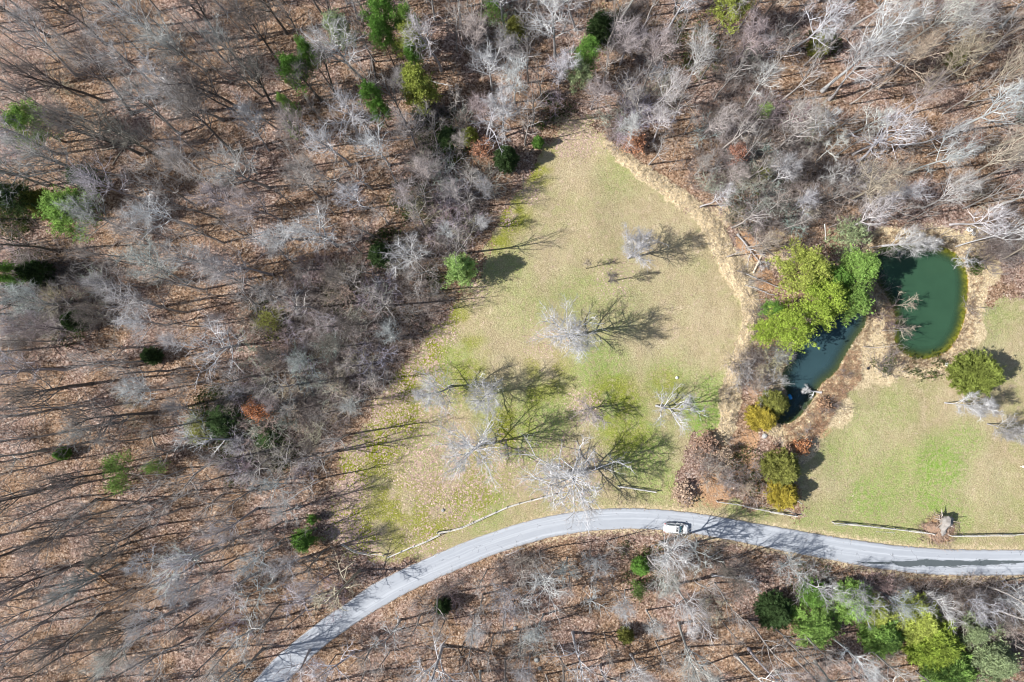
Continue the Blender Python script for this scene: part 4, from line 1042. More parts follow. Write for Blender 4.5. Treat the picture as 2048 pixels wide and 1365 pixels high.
# ---- trees that keep brown leaves
def leaf_cards(acc, C, n, size, r, tint):
    N = len(C)
    c0 = C[:, None] + r.normal(size=(N, n, 3)) * .3
    d = norm(r.normal(size=(N, n, 3))); s = norm(np.cross(d, r.normal(size=(N, n, 3))))
    a_ = size * r.uniform(.6, 1.2, (N, n, 1))
    V = np.stack([c0 - d * a_, c0 + s * a_ * .6, c0 + d * a_, c0 - s * a_ * .6], 2).reshape(-1, 3)
    b = np.arange(N * n)[:, None] * 4
    T = np.concatenate([b + np.array([[0, 1, 2]]), b + np.array([[0, 2, 3]])])
    acc.add(V, T, np.repeat(tint, n * 4))
RUST = [(518, 824, 23, 6, 'round rust-brown oak still in leaf over dark undergrowth on the left', (.50, .22, .10)),
        (965, 308, 22, 5, 'pale rust-leaved tree left of the dark cedar by the lawn', (.48, .25, .15)),
        (1050, 190, 18, 6, 'tan-leaved tree in the woods above the lawn tip', (.50, .33, .20)),
        (1272, 290, 20, 4, 'orange-brown leafy shrub right of the lawn tip', (.50, .25, .14)),
        (1472, 312, 18, 5, 'dull red-brown leafy shrub in the brush right of the lawn', (.38, .19, .13)),
        (1928, 292, 20, 7, 'faint orange-leaved tree near the right edge of the upper woods', (.45, .24, .16)),
        (1600, 895, 15, 2.2, 'orange-brown bramble between the narrow pond and the lawn', (.42, .2, .1)),
        (1648, 806, 12, 1.6, 'rust-coloured bramble on the bank right of the narrow pond', (.42, .27, .17)),
        (1560, 905, 16, 2.5, 'reddish bramble above the tall olive cedar', (.40, .26, .18)),
        (1370, 985, 18, 2.0, 'reddish leaf-covered bramble by the fence at the foot of the lawn', (.50, .37, .27)),
        (1440, 905, 22, 3.5, 'russet vine-covered mound in the brush left of the cedars', (.48, .37, .27)),
        (1405, 885, 18, 2.4, 'dark red-brown vine mound at the lower right corner of the lawn', (.38, .25, .18))]
for i, (rx, ry, rr_, rh, rl, rc) in enumerate(RUST):
    tr, lb = bare_tree(900 + i, rh, .05 + .01 * rh, 'vase' if rh > 3.6 else 'small')
    x, y, z = at(rx, ry)
    x, y = p2w(rx, ry, rh * .5)
    e = link('leafy_shrub' if rh < 5.5 else 'rust_leaved_tree', None, loc=(x, y, z))
    link('trunk', tr.mesh('trunk', (M_bark,)), e, color=(.3, .24, .2))
    link('branches', lb[0].mesh('branches', (M_bark,)), e, color=(.34, .28, .25))
    f = Acc(); r = np.random.default_rng(i)
    C = lb[0].arrays()[0]; C = C[r.choice(len(C), 420 if rh > 3.6 else 140, replace=False)]
    leaf_cards(f, C, 6, .16, r, r.uniform(.6, 1.3, len(C)))
    link('crown', f.mesh('crown', (M_dry,)), e, color=rc)
    br = np.abs(np.percentile(np.hypot(C[:, 0], C[:, 1]), 92))
    s = rr_ * MPP / br
    e.scale = (s, s, 1)
    tag(e, rl, 'shrub' if rh < 5.5 else 'tree')

# ------------------------------------------------------------------ bushes and brush
def bush(seed, H, stems=9, m2=6, m3=5, R=.9, lod=False):
    r = np.random.default_rng(seed)
    acc = Acc()
    ph = r.random(stems) * 6.28
    D = np.stack([np.cos(ph) * R * r.uniform(.2, 1, stems), np.sin(ph) * R * r.uniform(.2, 1, stems), np.ones(stems)], 1)
    S = np.stack([np.cos(ph) * .25, np.sin(ph) * .25, np.zeros(stems) - .1], 1)
    L = H * r.uniform(.7, 1.25, stems)
    P = grow(S, D, L, 3, .16, .1, r)
    Rr = np.array([.035, .028, .02, .012])[None] * np.ones((stems, 1))
    c = r.uniform(.8, 1.2, stems)
    tubes(acc, P, Rr, 3, c)
    S2, D2, t2, _ = kids(P, Rr, m2, .25, 1, .7, r)
    L2 = np.repeat(L, m2) * .42 * r.uniform(.6, 1.3, len(t2))
    P2_ = grow(S2, D2, L2, 2, .2, .2, r)
    R2 = np.full((len(t2), 3), .014)
    if lod: cones(acc, S2, D2, L2, .018, np.repeat(c, m2))
    else: tubes(acc, P2_, R2, 3, np.repeat(c, m2))
    S3, D3, t3, _ = kids(P2_, R2, m3, .1, 1, .7, r)
    cones(acc, S3, D3, r.uniform(.3, .9, len(t3)), .013, np.repeat(np.repeat(c, m2), m3) * 1.1)
    return acc
bush_me = [bush(40 + i, 2.4).mesh('bush_stems', (M_bark,)) for i in range(5)]
brush_spots = [(560, 620, 60), (620, 600, 80), (700, 620, 90), (800, 620, 60), (740, 700, 80), (640, 720, 80), (560, 760, 80), (480, 870, 90), (570, 890, 70), (640, 800, 60), (880, 380, 55), (860, 300, 60), (920, 430, 60), (950, 380, 40), (820, 530, 50), (900, 250, 50), (1560, 300, 90), (1480, 250, 80), (1430, 330, 60), (1600, 370, 80), (1700, 400, 70), (1500, 400, 60), (1560, 450, 60), (1240, 250, 45), (1300, 200, 60), (1470, 120, 60), (1518, 720, 34), (1518, 765, 20), (870, 480, 50), (860, 600, 40), (720, 760, 50), (660, 820, 50), (1500, 740, 40), (1430, 930, 32), (1485, 965, 34), (1400, 900, 16), (1655, 812, 12), (1693, 752, 8), (1625, 875, 12), (1900, 1190, 50), (1980, 1200, 60), (1820, 1185, 40), (2000, 1250, 60), (1450, 1115, 40), (100, 560, 80), (60, 650, 60), (150, 620, 60), (230, 590, 50), (1980, 500, 50), (2020, 460, 50), (1270, 60, 60), (1000, 60, 60), (1520, 640, 20), (1760, 560, 14), (1770, 730, 20), (1950, 680, 14), (1940, 600, 12), (860, 1170, 60), (1040, 1150, 50), (1360, 1110, 40), (1640, 1160, 50), (1760, 1190, 40), (700, 1180, 40)]
bpts = []
for (bx, by, br) in brush_spots:
    n = int((br / 10) ** 2 * 1.5) + 2
    for _ in range(n):
        a_, q = random.uniform(0, 6.28), math.sqrt(random.random()) * br
        bpts.append(p2w(bx + math.cos(a_) * q, by + math.sin(a_) * q))
for _ in range(600):
    bpts.append((random.uniform(-104, 104), random.uniform(-72, 80)))
bpts = np.array(bpts)
bad = (sdist(bpts, lawn_poly) < .2) | (sdist(bpts, road_poly) < 1.4) | (np.minimum(sdist(bpts, pondA), sdist(bpts, pondB)) < .1)
bpts = bpts[~bad]
hs = rng.uniform(.55, 1.6, len(bpts))
order = np.argsort(-hs)
bushes = []
for i in order[:230]:
    x, y = bpts[i]
    o = link('bare_bush', bush_me[i % 5], loc=(x, y, gz(x, y)), color=[v * random.uniform(.85, 1.1) for v in BARK[random.choice(['pink', 'grey', 'pink', 'tan', 'greyblue', 'dark'])]])
    s = float(hs[i]); o.scale = (s * 1.15, s * 1.15, s); o.rotation_euler = (0, 0, random.uniform(0, 6.28))
    tag(o, None, 'bush')
    px, py = w2p(x, y)
    bushes.append([o, px, py])
light_b = [bush(70 + i, 2.3, 6, 4, 3, .9, True).arrays() for i in range(5)]
acc = Acc()
for i in order[230:2700]:
    V, T_, C_ = light_b[i % 5]
    a_ = rng.uniform(0, 6.28); s = hs[i] * 1.1
    ca, sa = math.cos(a_), math.sin(a_)
    x, y = bpts[i]
    VV = np.stack([(V[:, 0] * ca - V[:, 1] * sa) * s + x, (V[:, 0] * sa + V[:, 1] * ca) * s + y, V[:, 2] * s * .8 + gz(x, y)], 1)
    acc.add(VV, T_, C_ * rng.uniform(.45, 1.15))
o = link('undergrowth', acc.mesh('undergrowth', (M_bark,)), color=(.28, .24, .22))
tag(o, 'tangle of leafless low brush through the woods and along the banks', 'undergrowth', kind='stuff')

# ---- saplings between the trees (uncountable thin stems)
acc = Acc()
sp = np.stack([rng.uniform(-104, 104, 1500), rng.uniform(-72, 80, 1500)], 1)
sp = sp[~forbidden(sp, .6)]
sp = sp[:750]
N = len(sp)
S = np.stack([sp[:, 0], sp[:, 1], gz_arr(sp[:, 0], sp[:, 1]) - .1], 1)
D = np.stack([rng.normal(0, .1, N), rng.normal(0, .1, N), np.ones(N)], 1)
L = rng.uniform(3, 9, N)
P = grow(S, D, L, 4, .07, .2, rng)
R = (.012 + L * .006)[:, None] * np.array([[1, .85, .65, .45, .2]])
cs = rng.uniform(.6, 1.2, N)
tubes(acc, P, R, 4, cs)
S2, D2, t2, _ = kids(P, R, 9, .35, 1, .8, rng)
L2 = np.repeat(L, 9) * .2 * rng.uniform(.5, 1.3, len(t2))
P2_ = grow(S2, D2, L2, 2, .15, .4, rng)
R2 = np.full((len(t2), 3), .015)
tubes(acc, P2_, R2, 3, np.repeat(cs, 9))
S3, D3, t3, _ = kids(P2_, R2, 5, .1, 1, .7, rng)
cones(acc, S3, D3, rng.uniform(.3, .8, len(t3)), .012, np.repeat(np.repeat(cs, 9), 5))
o = link('sapling_thicket', acc.mesh('sapling_thicket', (M_bark,)), color=(.38, .34, .31))
tag(o, 'thin leafless saplings scattered between the trees', 'saplings', kind='stuff')

# ---- green ground shrubs in the brush
acc = Acc()
pts = []
for (bx, by, br, n) in [(450, 840, 70, 60), (540, 640, 50, 20), (870, 250, 50, 40), (900, 290, 40, 30), (820, 400, 40, 20), (780, 500, 40, 20), (60, 560, 60, 30), (30, 440, 40, 25), (130, 640, 50, 20), (560, 900, 40, 20), (1640, 90, 30, 16), (1380, 100, 60, 16), (1220, 60, 40, 22), (700, 600, 60, 24), (1110, 230, 40, 14), (1560, 380, 50, 14), (1300, 1120, 60, 14), (1480, 640, 14, 3), (1760, 735, 25, 5), (1850, 735, 40, 6), (1945, 530, 14, 6), (1500, 930, 50, 14), (1640, 1170, 60, 14), (1500, 420, 40, 10), (480, 930, 40, 14), (860, 560, 30, 8)]:
    for _ in range(int(n * 1.7)):
        a_, q = random.uniform(0, 6.28), math.sqrt(random.random()) * br
        pts.append(p2w(bx + math.cos(a_) * q, by + math.sin(a_) * q))
pts = np.array(pts); pts = pts[(sdist(pts, lawn_poly) > .3) & (sdist(pts, road_poly) > 1.5)]
C = np.repeat(np.stack([pts[:, 0], pts[:, 1], gz_arr(pts[:, 0], pts[:, 1])], 1), 26, 0)
C = C + rng.normal(size=C.shape) * np.array([.55, .55, .0]) + np.stack([np.zeros(len(C)), np.zeros(len(C)), rng.uniform(.1, 1.3, len(C))], 1)
tufts(acc, C, np.tile([[0, 0, 1.]], (len(C), 1)), 6, .28, .1, rng, np.repeat(rng.uniform(.5, 1.3, len(pts)), 26))
o = link('green_groundcover', acc.mesh('green_groundcover', (M_leaf,)), color=(.085, .12, .035))
tag(o, 'dark green vines and low evergreen leaves in the brush', 'ground cover', kind='stuff')

# ---- tall dry grass on the banks
def scatter_mask(n, fn):
    P = np.stack([rng.uniform(-96, 96, n), rng.uniform(-62, 68, n)], 1)
    return P[fn(P)]
def grass_obj(name, P, per, ln, wd, color, label, cat, lay=.6):
    acc = Acc()
    N = len(P)
    C = np.repeat(np.stack([P[:, 0], P[:, 1], gz_arr(P[:, 0], P[:, 1])], 1), per, 0)
    C[:, :2] += rng.normal(size=(len(C), 2)) * .12
    d = np.stack([rng.normal(0, lay, len(C)), rng.normal(0, lay, len(C)), np.ones(len(C))], 1) + np.repeat(np.concatenate([rng.normal(0, lay * .7, (N, 2)), np.zeros((N, 1))], 1), per, 0)
    cones(acc, C, d, ln * rng.uniform(.5, 1.3, len(C)), wd, np.repeat(rng.uniform(.65, 1.25, N), per) * rng.uniform(.8, 1.2, len(C)))
    o = link(name, acc.mesh(name, (M_dry,)), color=color)
    return tag(o, label, cat, kind='stuff')
lo, hi = straw_poly.min(0), straw_poly.max(0)
Pg = np.stack([rng.uniform(lo[0], hi[0], 26000), rng.uniform(lo[1], hi[1], 26000)], 1)
Pg = Pg[sdist(Pg, straw_poly) < .3]
Pb = np.stack([rng.uniform(44, 92, 30000), rng.uniform(-22, 30, 30000)], 1)
s_ = np.minimum(sdist(Pb, pondA), sdist(Pb, pondB))
Pb = Pb[(s_ > .15) & (s_ < 4.2 * rng.random(len(s_)) ** .7) & (sdist(Pb, lawn_poly) > -.5)]
grass_obj('dry_bank_grass', np.vstack([Pg[:4500], Pb[:5000]]), 4, .5, .04, (.78, .66, .47), 'tall straw-coloured grass on the banks and the lawn edge', 'dry grass', .95)
Pm = np.stack([rng.uniform(44, 62, 5000), rng.uniform(-16, 3, 5000)], 1)
s_ = sdist(Pm, pondB)
Pm = Pm[(s_ > .2) & (s_ < 4.5) & (sdist(Pm, lawn_poly) > -.3) & (Pm[:, 0] > 48)]
grass_obj('russet_brambles', Pm[:900], 6, .8, .03, (.52, .34, .22), 'russet brambles along the narrow pond', 'brambles')

Pc = np.stack([rng.uniform(58, 90, 9000), rng.uniform(-4, 30, 9000)], 1)
s_ = np.minimum(sdist(Pc, pondA), sdist(Pc, pondB))
Pc = Pc[(s_ > .1) & (s_ < 1.2 + 1.6 * vnoise(Pc[:, 0] * .5, Pc[:, 1] * .5, 77))]
grass_obj('brown_shore_weeds', Pc[:1500], 6, .7, .028, (.36, .25, .16), 'brown dead weeds fringing the shore of the ponds', 'weeds')

# ---- clumps in the lawn and fallen leaves in the wood
Pl = scatter_mask(60000, lambda P: sdist(P, lawn_poly) < -.5)
Pl = Pl[sdist(Pl, road_poly) > .3]
grass_obj('lawn_tufts', Pl[:14000], 3, .16, .03, (.39, .325, .195), 'short winter grass tufts over both lawns', 'grass', .8)
def leaves(name, P, size, color, label):
    N = len(P)
    z = gz_arr(P[:, 0], P[:, 1]) + rng.uniform(.03, .1, N)
    c = np.stack([P[:, 0], P[:, 1], z], 1)
    a_ = rng.uniform(0, 6.28, N)
    u = np.stack([np.cos(a_), np.sin(a_), rng.normal(0, .35, N)], 1); v = np.stack([-np.sin(a_), np.cos(a_), rng.normal(0, .35, N)], 1)
    s = size * rng.uniform(.6, 1.3, N)[:, None]
    V = np.stack([c - u * s, c + v * s * .6, c + u * s, c - v * s * .6], 1).reshape(-1, 3)
    b = np.arange(N)[:, None] * 4
    T_ = np.concatenate([b + np.array([[0, 1, 2]]), b + np.array([[0, 2, 3]])])
    acc = Acc(); acc.add(V, T_, np.repeat(rng.uniform(.35, 1.45, N), 4))
    o = link(name, acc.mesh(name, (M_dry,)), color=color)
    return tag(o, label, 'fallen leaves', kind='stuff')
Pf = scatter_mask(90000, lambda P: (sdist(P, lawn_poly) > .3) & (sdist(P, road_poly) > .2) & (np.minimum(sdist(P, pondA), sdist(P, pondB)) > 1.5))
leaves('fallen_leaves', Pf[:46000], .13, (.38, .29, .215), 'brown fallen leaves covering the floor of the woods')
sc_p = []
for (bx, by, br, n) in [(870, 930, 110, 3200), (800, 880, 90, 2200), (720, 1000, 80, 2200), (760, 1070, 60, 1200), (900, 970, 90, 1500), (760, 800, 60, 1300), (830, 720, 50, 700), (880, 660, 40, 500), (1130, 950, 90, 1200), (1170, 815, 36, 500), (1150, 265, 50, 600), (1000, 930, 80, 700)]:
    a_, q = rng.random(n) * 6.28, np.sqrt(rng.random(n)) * br
    n = n // 2
    a_, q = a_[:n], q[:n]
    sc_p += [p2w(u, v) for u, v in zip(bx + np.cos(a_) * q, by + np.sin(a_) * q)]
sc_p = np.array(sc_p); sc_p = sc_p[sdist(sc_p, road_poly) > .5]
leaves('scattered_leaves', sc_p, .085, (.54, .42, .33), 'pale pinkish leaves blown across the lower left of the lawn')

# leaves drifted onto both edges of the road
k_ = rng.integers(0, NR, 1500); side = rng.random(1500) < .35
e_ = np.where(side[:, None], topc[k_], botc[k_]) + across[k_] * (np.where(side, -1, 1) * (np.abs(rng.normal(0, .35, 1500)) - .25))[:, None] + rng.normal(0, .2, (1500, 2))
e_ = e_[(np.abs(e_[:, 0]) < 100)]
lo_ = leaves('roadside_leaves', e_, .09, (.42, .30, .2), 'brown leaves drifted along both edges of the road')
lo_.location.z = .09

# ------------------------------------------------------------------ sticks and logs on the wood floor
acc = Acc()
Ps = scatter_mask(2600, lambda P: (sdist(P, lawn_poly) > .5) & (sdist(P, road_poly) > .8) & (np.minimum(sdist(P, pondA), sdist(P, pondB)) > 1))
N = len(Ps); a_ = rng.uniform(0, 6.28, N)
S = np.stack([Ps[:, 0], Ps[:, 1], gz_arr(Ps[:, 0], Ps[:, 1]) + .06], 1)
P = grow(S, np.stack([np.cos(a_), np.sin(a_), rng.normal(0, .05, N)], 1), rng.uniform(.8, 4.5, N), 3, .1, 0, rng)
P[:, :, 2] = gz_arr(P[:, :, 0].ravel(), P[:, :, 1].ravel()).reshape(N, 4) + .06
tubes(acc, P, rng.uniform(.015, .045, N)[:, None] * np.array([[1, .9, .7, .4]]), 3, rng.uniform(.6, 1.3, N))
tag(link('fallen_sticks', acc.mesh('fallen_sticks', (M_bark,)), color=(.40, .34, .28)), 'small fallen sticks over the floor of the woods', 'sticks', kind='stuff')

def log(px0, py0, px1, py1, r0, colr, label, group=None):
    x0, y0, z0 = at(px0, py0); x1, y1, z1 = at(px1, py1)
    L = math.hypot(x1 - x0, y1 - y0)
    r = np.random.default_rng(int(px0 * 7 + py0))
    acc = Acc()
    k = 6
    tl = np.linspace(0, 1, k + 1)
    P = np.stack([tl * L, np.cumsum(r.normal(0, L * .012, k + 1)), r0 * .8 + tl * .1], 1)[None]
    R = (r0 * (1 - .55 * tl))[None]
    tubes(acc, P, R, 7, 1.0)
    for end, q, rr in ((0, P[0, 0], R[0, 0]), (1, P[0, -1], R[0, -1])):
        n = 7; a_ = np.arange(n) * 6.283 / n
        V = np.vstack([q[None], q[None] + np.stack([np.zeros(n), np.cos(a_) * rr, np.sin(a_) * rr], 1)])
        acc.add(V, [[0, 1 + i, 1 + (i + 1) % n] for i in range(n)], 1.5)
    e = link('fallen_log', acc.mesh('fallen_log', (M_bark,), False), loc=(x0, y0, min(z0, z1)), color=BARK.get(colr, colr))
    e.rotation_euler = (0, 0, math.atan2(y1 - y0, x1 - x0))
    S, D, t, rad = kids(P, R, 4, .4, .95, .8, r)
    D[:, 2] = np.abs(D[:, 2])
    P1 = grow(S, D, np.full(4, L * .2), 3, .2, 0, r)
    a2 = Acc(); tubes(a2, P1, np.clip(rad * .4, .02, .1)[:, None] * np.array([[1, .8, .6, .3]]), 4, 1.0)
    link('stub_branches', a2.mesh('stub_branches', (M_bark,)), e, color=BARK.get(colr, colr))
    tag(e, label, 'log', group)
    return e
LOGS = [(171, 1137, 225, 1172, .22, (.5, .3, .16), 'orange-brown barkless log in the lower left woods'),
        (1508, 545, 1532, 500, .22, (.66, .55, .42), 'pale short log on bare orange soil right of the lawn'),
        (1741, 441, 1775, 425, .2, 'pale', 'white log tip above the green pond'),
        (1470, 540, 1560, 572, .14, 'grey', 'grey fallen trunk in the cut brush left of the pine clump'),
        (1490, 570, 1550, 590, .12, 'grey', 'lower grey fallen pole in the cut brush left of the pine clump'),
        (1500, 460, 1550, 510, .2, 'dark', 'dark leaning fallen trunk above the bare orange soil'),
        (1728, 496, 1845, 482, .15, 'pale', 'long pale log lying along the top shore of the green pond'),
        (1905, 492, 2030, 490, .14, 'tan', 'straw-coloured log at the upper right of the green pond'),
        (570, 420, 572, 520, .13, 'tan', 'thin upright-lying tan log in the left woods'),
        (222, 330, 248, 290, .13, 'tan', 'crooked tan log in the upper left woods'),
        (1190, 1345, 1250, 1368, .12, (.55, .42, .3), 'tan log at the bottom edge of the photo'),
        (1010, 1112, 1050, 1100, .08, 'pale', 'short pale branch lying below the road bend'),
        (1430, 330, 1458, 345, .1, 'pale', 'short bleached log in the brush right of the lawn'),
        (1520, 940, 1545, 905, .12, 'tan', 'tan log standing out of the brush left of the olive cedar'),
        (1350, 180, 1390, 235, .15, (.5, .33, .2), 'broken brown trunk in the upper woods right of centre'),
        (860, 160, 905, 172, .12, 'pale', 'pale broken trunk right of the round yellow-green tree'),
        (745, 120, 755, 175, .2, 'dark', 'dark thick fallen trunk below the pine grove'),
        (560, 1010, 640, 960, .12, 'grey', 'grey log at the edge of the lower left woods'),
        (1590, 1000, 1604, 1008, .06, 'pale', 'small pale stick at the foot of the gold cedar'),
        (300, 870, 310, 905, .1, 'tan', 'tan log in the shade of the left woods')]
for l in LOGS: log(*l)

# dead white branch heap and the snapped white tree below the road
def dead_top(px, py, label, ang, H=7, seed=77, colr='pale'):
    tr, lb = bare_tree(seed, H, .18, 'snag', split=True)
    x, y, z = at(px, py)
    e = link('dead_fallen_tree', None, loc=(x, y, z + .3))
    e.rotation_euler = (Matrix.Rotation(ang, 3, 'Z') @ Matrix.Rotation(math.radians(80), 3, 'Y')).to_euler()
    link('trunk', tr.mesh('trunk', (M_bark,)), e, color=BARK[colr])
    for a_ in lb: link('limb', a_.mesh('limb', (M_bark,)), e, color=[v * 1.2 for v in BARK[colr]])
    tag(e, label, 'fallen tree')
dead_top(1425, 1150, 'bleached white fallen treetop on the leaf litter below the road', .05, 8)
dead_top(1478, 470, 'grey fallen treetop across the cut brush above the orange soil', -.9, 8, 78, 'grey')
dead_top(1640, 785, 'small bleached branches overhanging the narrow pond', math.pi, 3.5, 79)

# ------------------------------------------------------------------ split-rail fences
M_rail = obj_tint_mat('weathered_rail', 0, .3, 6)
rail_mes = []
for i in range(4):
    r = np.random.default_rng(60 + i)
    acc = Acc()
    tl = np.linspace(0, 1, 5)
    P = np.stack([tl, r.normal(0, .006, 5), r.normal(0, .006, 5)], 1)[None]
    tubes(acc, P, np.array([[.045, .06, .065, .06, .04]]), 5, 1.0)
    V, T_, C_ = acc.arrays()
    rail_mes.append(mesh_arr('rail', V * [1, 1, 1], T_, (M_rail,), C_))
acc = Acc()
pw = .085
V = np.array([[-pw, -pw, -.3], [pw, -pw, -.3], [pw, pw, -.3], [-pw, pw, -.3], [-pw, -pw, 1.15], [pw, -pw, 1.15], [pw, pw, 1.15], [-pw, pw, 1.15], [0, 0, 1.22]])
acc.add(V, [[0, 1, 5], [0, 5, 4], [1, 2, 6], [1, 6, 5], [2, 3, 7], [2, 7, 6], [3, 0, 4], [3, 4, 7], [4, 5, 8], [5, 6, 8], [6, 7, 8], [7, 4, 8]], 1.0)
post_me = acc.mesh('post', (M_rail,))
def fence(path, label, rails=(0.45, .8, 1.08), spacing=2.35, broken=()):
    pts = np.array([p2w(a_, b_, .0) for a_, b_ in path])
    L = np.linalg.norm(np.diff(pts, axis=0), axis=1).sum()
    n = max(2, int(round(L / spacing)) + 1)
    q = resample(pts, n)
    z0 = [gz(*p) for p in q]
    e = link('rail_fence', None, loc=(q[0][0], q[0][1], z0[0]))
    rr = random.Random(int(path[0][0]))
    for i, p in enumerate(q):
        o = link('post', post_me, e, (p[0] - q[0][0], p[1] - q[0][1], z0[i] - z0[0]), (.42, .40, .37))
        o.rotation_euler = (rr.gauss(0, .03), rr.gauss(0, .03), rr.uniform(0, 1.5))
    for i in range(n - 1):
        dv = q[i + 1] - q[i]; dz = z0[i + 1] - z0[i]
        Ls = float(np.hypot(*dv)); nrm = np.array([-dv[1], dv[0]]) / Ls
        for k_, h in enumerate(rails):
            if (i, k_) in broken: continue
            off = (.05 if k_ % 2 else -.05) + rr.gauss(0, .02)
            z = h + rr.gauss(0, .02)
            o = link('rail', rail_mes[rr.randrange(4)], e)
            st = np.array([q[i][0] - q[0][0], q[i][1] - q[0][1]]) + nrm * off - dv / Ls * .12
            o.location = (st[0], st[1], z0[i] - z0[0] + z)
            ddz = dz + rr.gauss(0, .03)
            if rr.random() < .08: ddz -= h * .7
            o.rotation_euler = (Matrix.Rotation(math.atan2(dv[1], dv[0]), 3, 'Z') @ Matrix.Rotation(-math.atan2(ddz, Ls), 3, 'Y') @ Matrix.Rotation(rr.uniform(0, 6), 3, 'X')).to_euler()
            o.scale = (Ls + .24, 1, 1)
            t_ = rr.uniform(.85, 1.1); o.color = (.68 * t_, .65 * t_, .60 * t_, 1)
    tag(e, label, 'fence')
fence([(777, 1113), (868, 1075), (880, 1068)], 'lower left run of weathered rail fence beside the road bend')
fence([(876, 1064), (915, 1058), (957, 1039), (1020, 1011), (1090, 992), (1110, 988)], 'long weathered rail fence following the road under the widest bare tree')
fence([(686, 1088), (706, 1101), (735, 1107), (768, 1110)], 'short weathered rail fence angling away to the woods at the far left', broken=((2, 0), (2, 2)))
fence([(1236, 972), (1262, 975), (1310, 983)], 'short rail fence on the grass right of the widest bare tree')
fence([(1433, 1002), (1475, 1008), (1520, 1019), (1590, 1031)], 'rail fence in front of the brush and the gold cedar', broken=((1, 0), (3, 2)))
fence([(1664, 1044), (1735, 1051), (1840, 1063), (1862, 1067)], 'straight whitish rail fence on the lawn left of the uprooted stump')
fence([(1895, 1069), (1925, 1070), (2048, 1068), (2120, 1067)], 'straight whitish rail fence running off the right edge past the stump')
log(1570, 1018, 1592, 1030, .05, 'pale', 'fallen fence rail leaning behind the fence end by the gold cedar')
log(1668, 1050, 1690, 1052, .05, 'pale', 'loose fence rail lying at the left end of the lawn fence')
log(1752, 1000 + 64, 1790, 1065, .03, 'pale', 'thin loose rail beside the middle of the lawn fence')

# ------------------------------------------------------------------ uprooted stump over its mound of roots and soil
M_soil = simple('root_soil', (.30, .20, .14), .95, .05, .5, 5)
sx_, sy_, sz_ = at(1880, 1052)
e = link('uprooted_stump', None, loc=(sx_, sy_, sz_))
r = np.random.default_rng(5)
def lumpy_tube(path, rad, sides=14, amp=.18, seed=3):
    P = np.array(path, float)[None]; R = np.array(rad, float)[None]
    acc = Acc(); tubes(acc, P, R, sides, 1.0)
    V, T_, C_ = acc.arrays()
    k = P.shape[1]
    cen = np.repeat(P[0], sides, 0)
    nn = vnoise(np.tile(np.arange(sides) * 1.3, k) + seed, np.repeat(np.arange(k) * 1.7, sides), seed)
    V = cen + (V - cen) * (1 - amp + 2 * amp * nn + np.random.default_rng(seed).normal(0, amp * .35, len(V)))[:, None]
    n0 = len(V)
    V = np.vstack([V, P[0, 0][None], P[0, -1][None]])
    T2 = [[n0, i, (i + 1) % sides] for i in range(sides)] + [[n0 + 1, n0 - sides + i, n0 - sides + (i + 1) % sides] for i in range(sides)]
    C2 = np.concatenate([.8 + .5 * nn, [.6, .6]])
    return mesh_arr('stump_part', V, np.vstack([T_, T2]), (M_bark,), C2)
link('trunk', lumpy_tube([(.1, -1.5, .5), (.08, -1.0, .7), (.1, -.6, .9), (.05, -.1, 1.05), (.15, .3, 1.2), (.25, .8, 1.3), (.3, 1.2, 1.35), (.3, 1.6, 1.35), (.2, 2.0, 1.3)], [.3, .4, .42, .6, .7, .9, .95, .85, .55], amp=.5), e, color=(.27, .25, .23))
for i in range(14):
    a_ = r.uniform(0, 6.28)
    p0 = np.array([.2 + math.cos(a_) * .5, 1.4 + math.sin(a_) * .4, 1.2])
    D = np.array([math.cos(a_), math.sin(a_) * .9, r.uniform(-.4, .5)])
    acc = Acc()
    P = grow(p0[None], D[None], np.array([r.uniform(1.2, 2.2)]), 5, .3, -.2, r)
    tubes(acc, P, np.linspace(.16, .03, 6)[None], 5, 1.0)
    link('root', acc.mesh('root', (M_bark,)), e, color=(.30, .24, .2) if i % 3 else (.5, .44, .38))
tag(e, 'grey uprooted stump with bare roots lying across the gap in the lawn fence', 'stump')
# mound of soil under it
n = 26; rs = 9
V, T_ = [(0, 0, .75)], []
for j in range(1, rs + 1):
    for i in range(n):
        a_ = i / n * 6.283
        q = j / rs
        rad = q * (2.7 + .5 * math.sin(a_ * 3) + r.normal() * .12)
        V.append((math.cos(a_) * rad * 1.1, math.sin(a_) * rad * .7, .75 * (1 - q * q) + r.normal() * .06 - .06 * q))
for i in range(n): T_.append((0, 1 + i, 1 + (i + 1) % n))
for j in range(rs - 1):
    for i in range(n):
        a0, a1 = 1 + j * n + i, 1 + j * n + (i + 1) % n
        T_ += [(a0, a0 + n, a1 + n), (a0, a1 + n, a1)]
mo = link('soil_mound', mesh_arr('soil_mound', V, T_, (M_soil,)), loc=(sx_ - .2, sy_ - .9, sz_))
tag(mo, 'low brown mound of torn-up soil under the uprooted stump', 'mound')
acc = Acc()
N = 320; a_ = rng.uniform(0, 6.28, N); q = np.sqrt(rng.random(N)) * 3.6
S = np.stack([np.cos(a_) * q * 1.15, np.sin(a_) * q * .75, np.clip(.75 - q * .2, .05, 1) + rng.uniform(0, .3, N)], 1)
b_ = rng.uniform(0, 6.28, N)
P = grow(S, np.stack([np.cos(b_), np.sin(b_), rng.normal(0, .25, N)], 1), rng.uniform(.4, 1.8, N), 3, .2, 0, rng)
tubes(acc, P, rng.uniform(.012, .045, N)[:, None] * np.array([[1, .9, .7, .3]]), 3, rng.uniform(.6, 1.3, N))
tag(link('brush_debris', acc.mesh('brush_debris', (M_bark,)), loc=(sx_ - .2, sy_ - .9, sz_), color=(.36, .27, .21)), 'broken twigs and roots strewn around the uprooted stump', 'debris', kind='stuff')

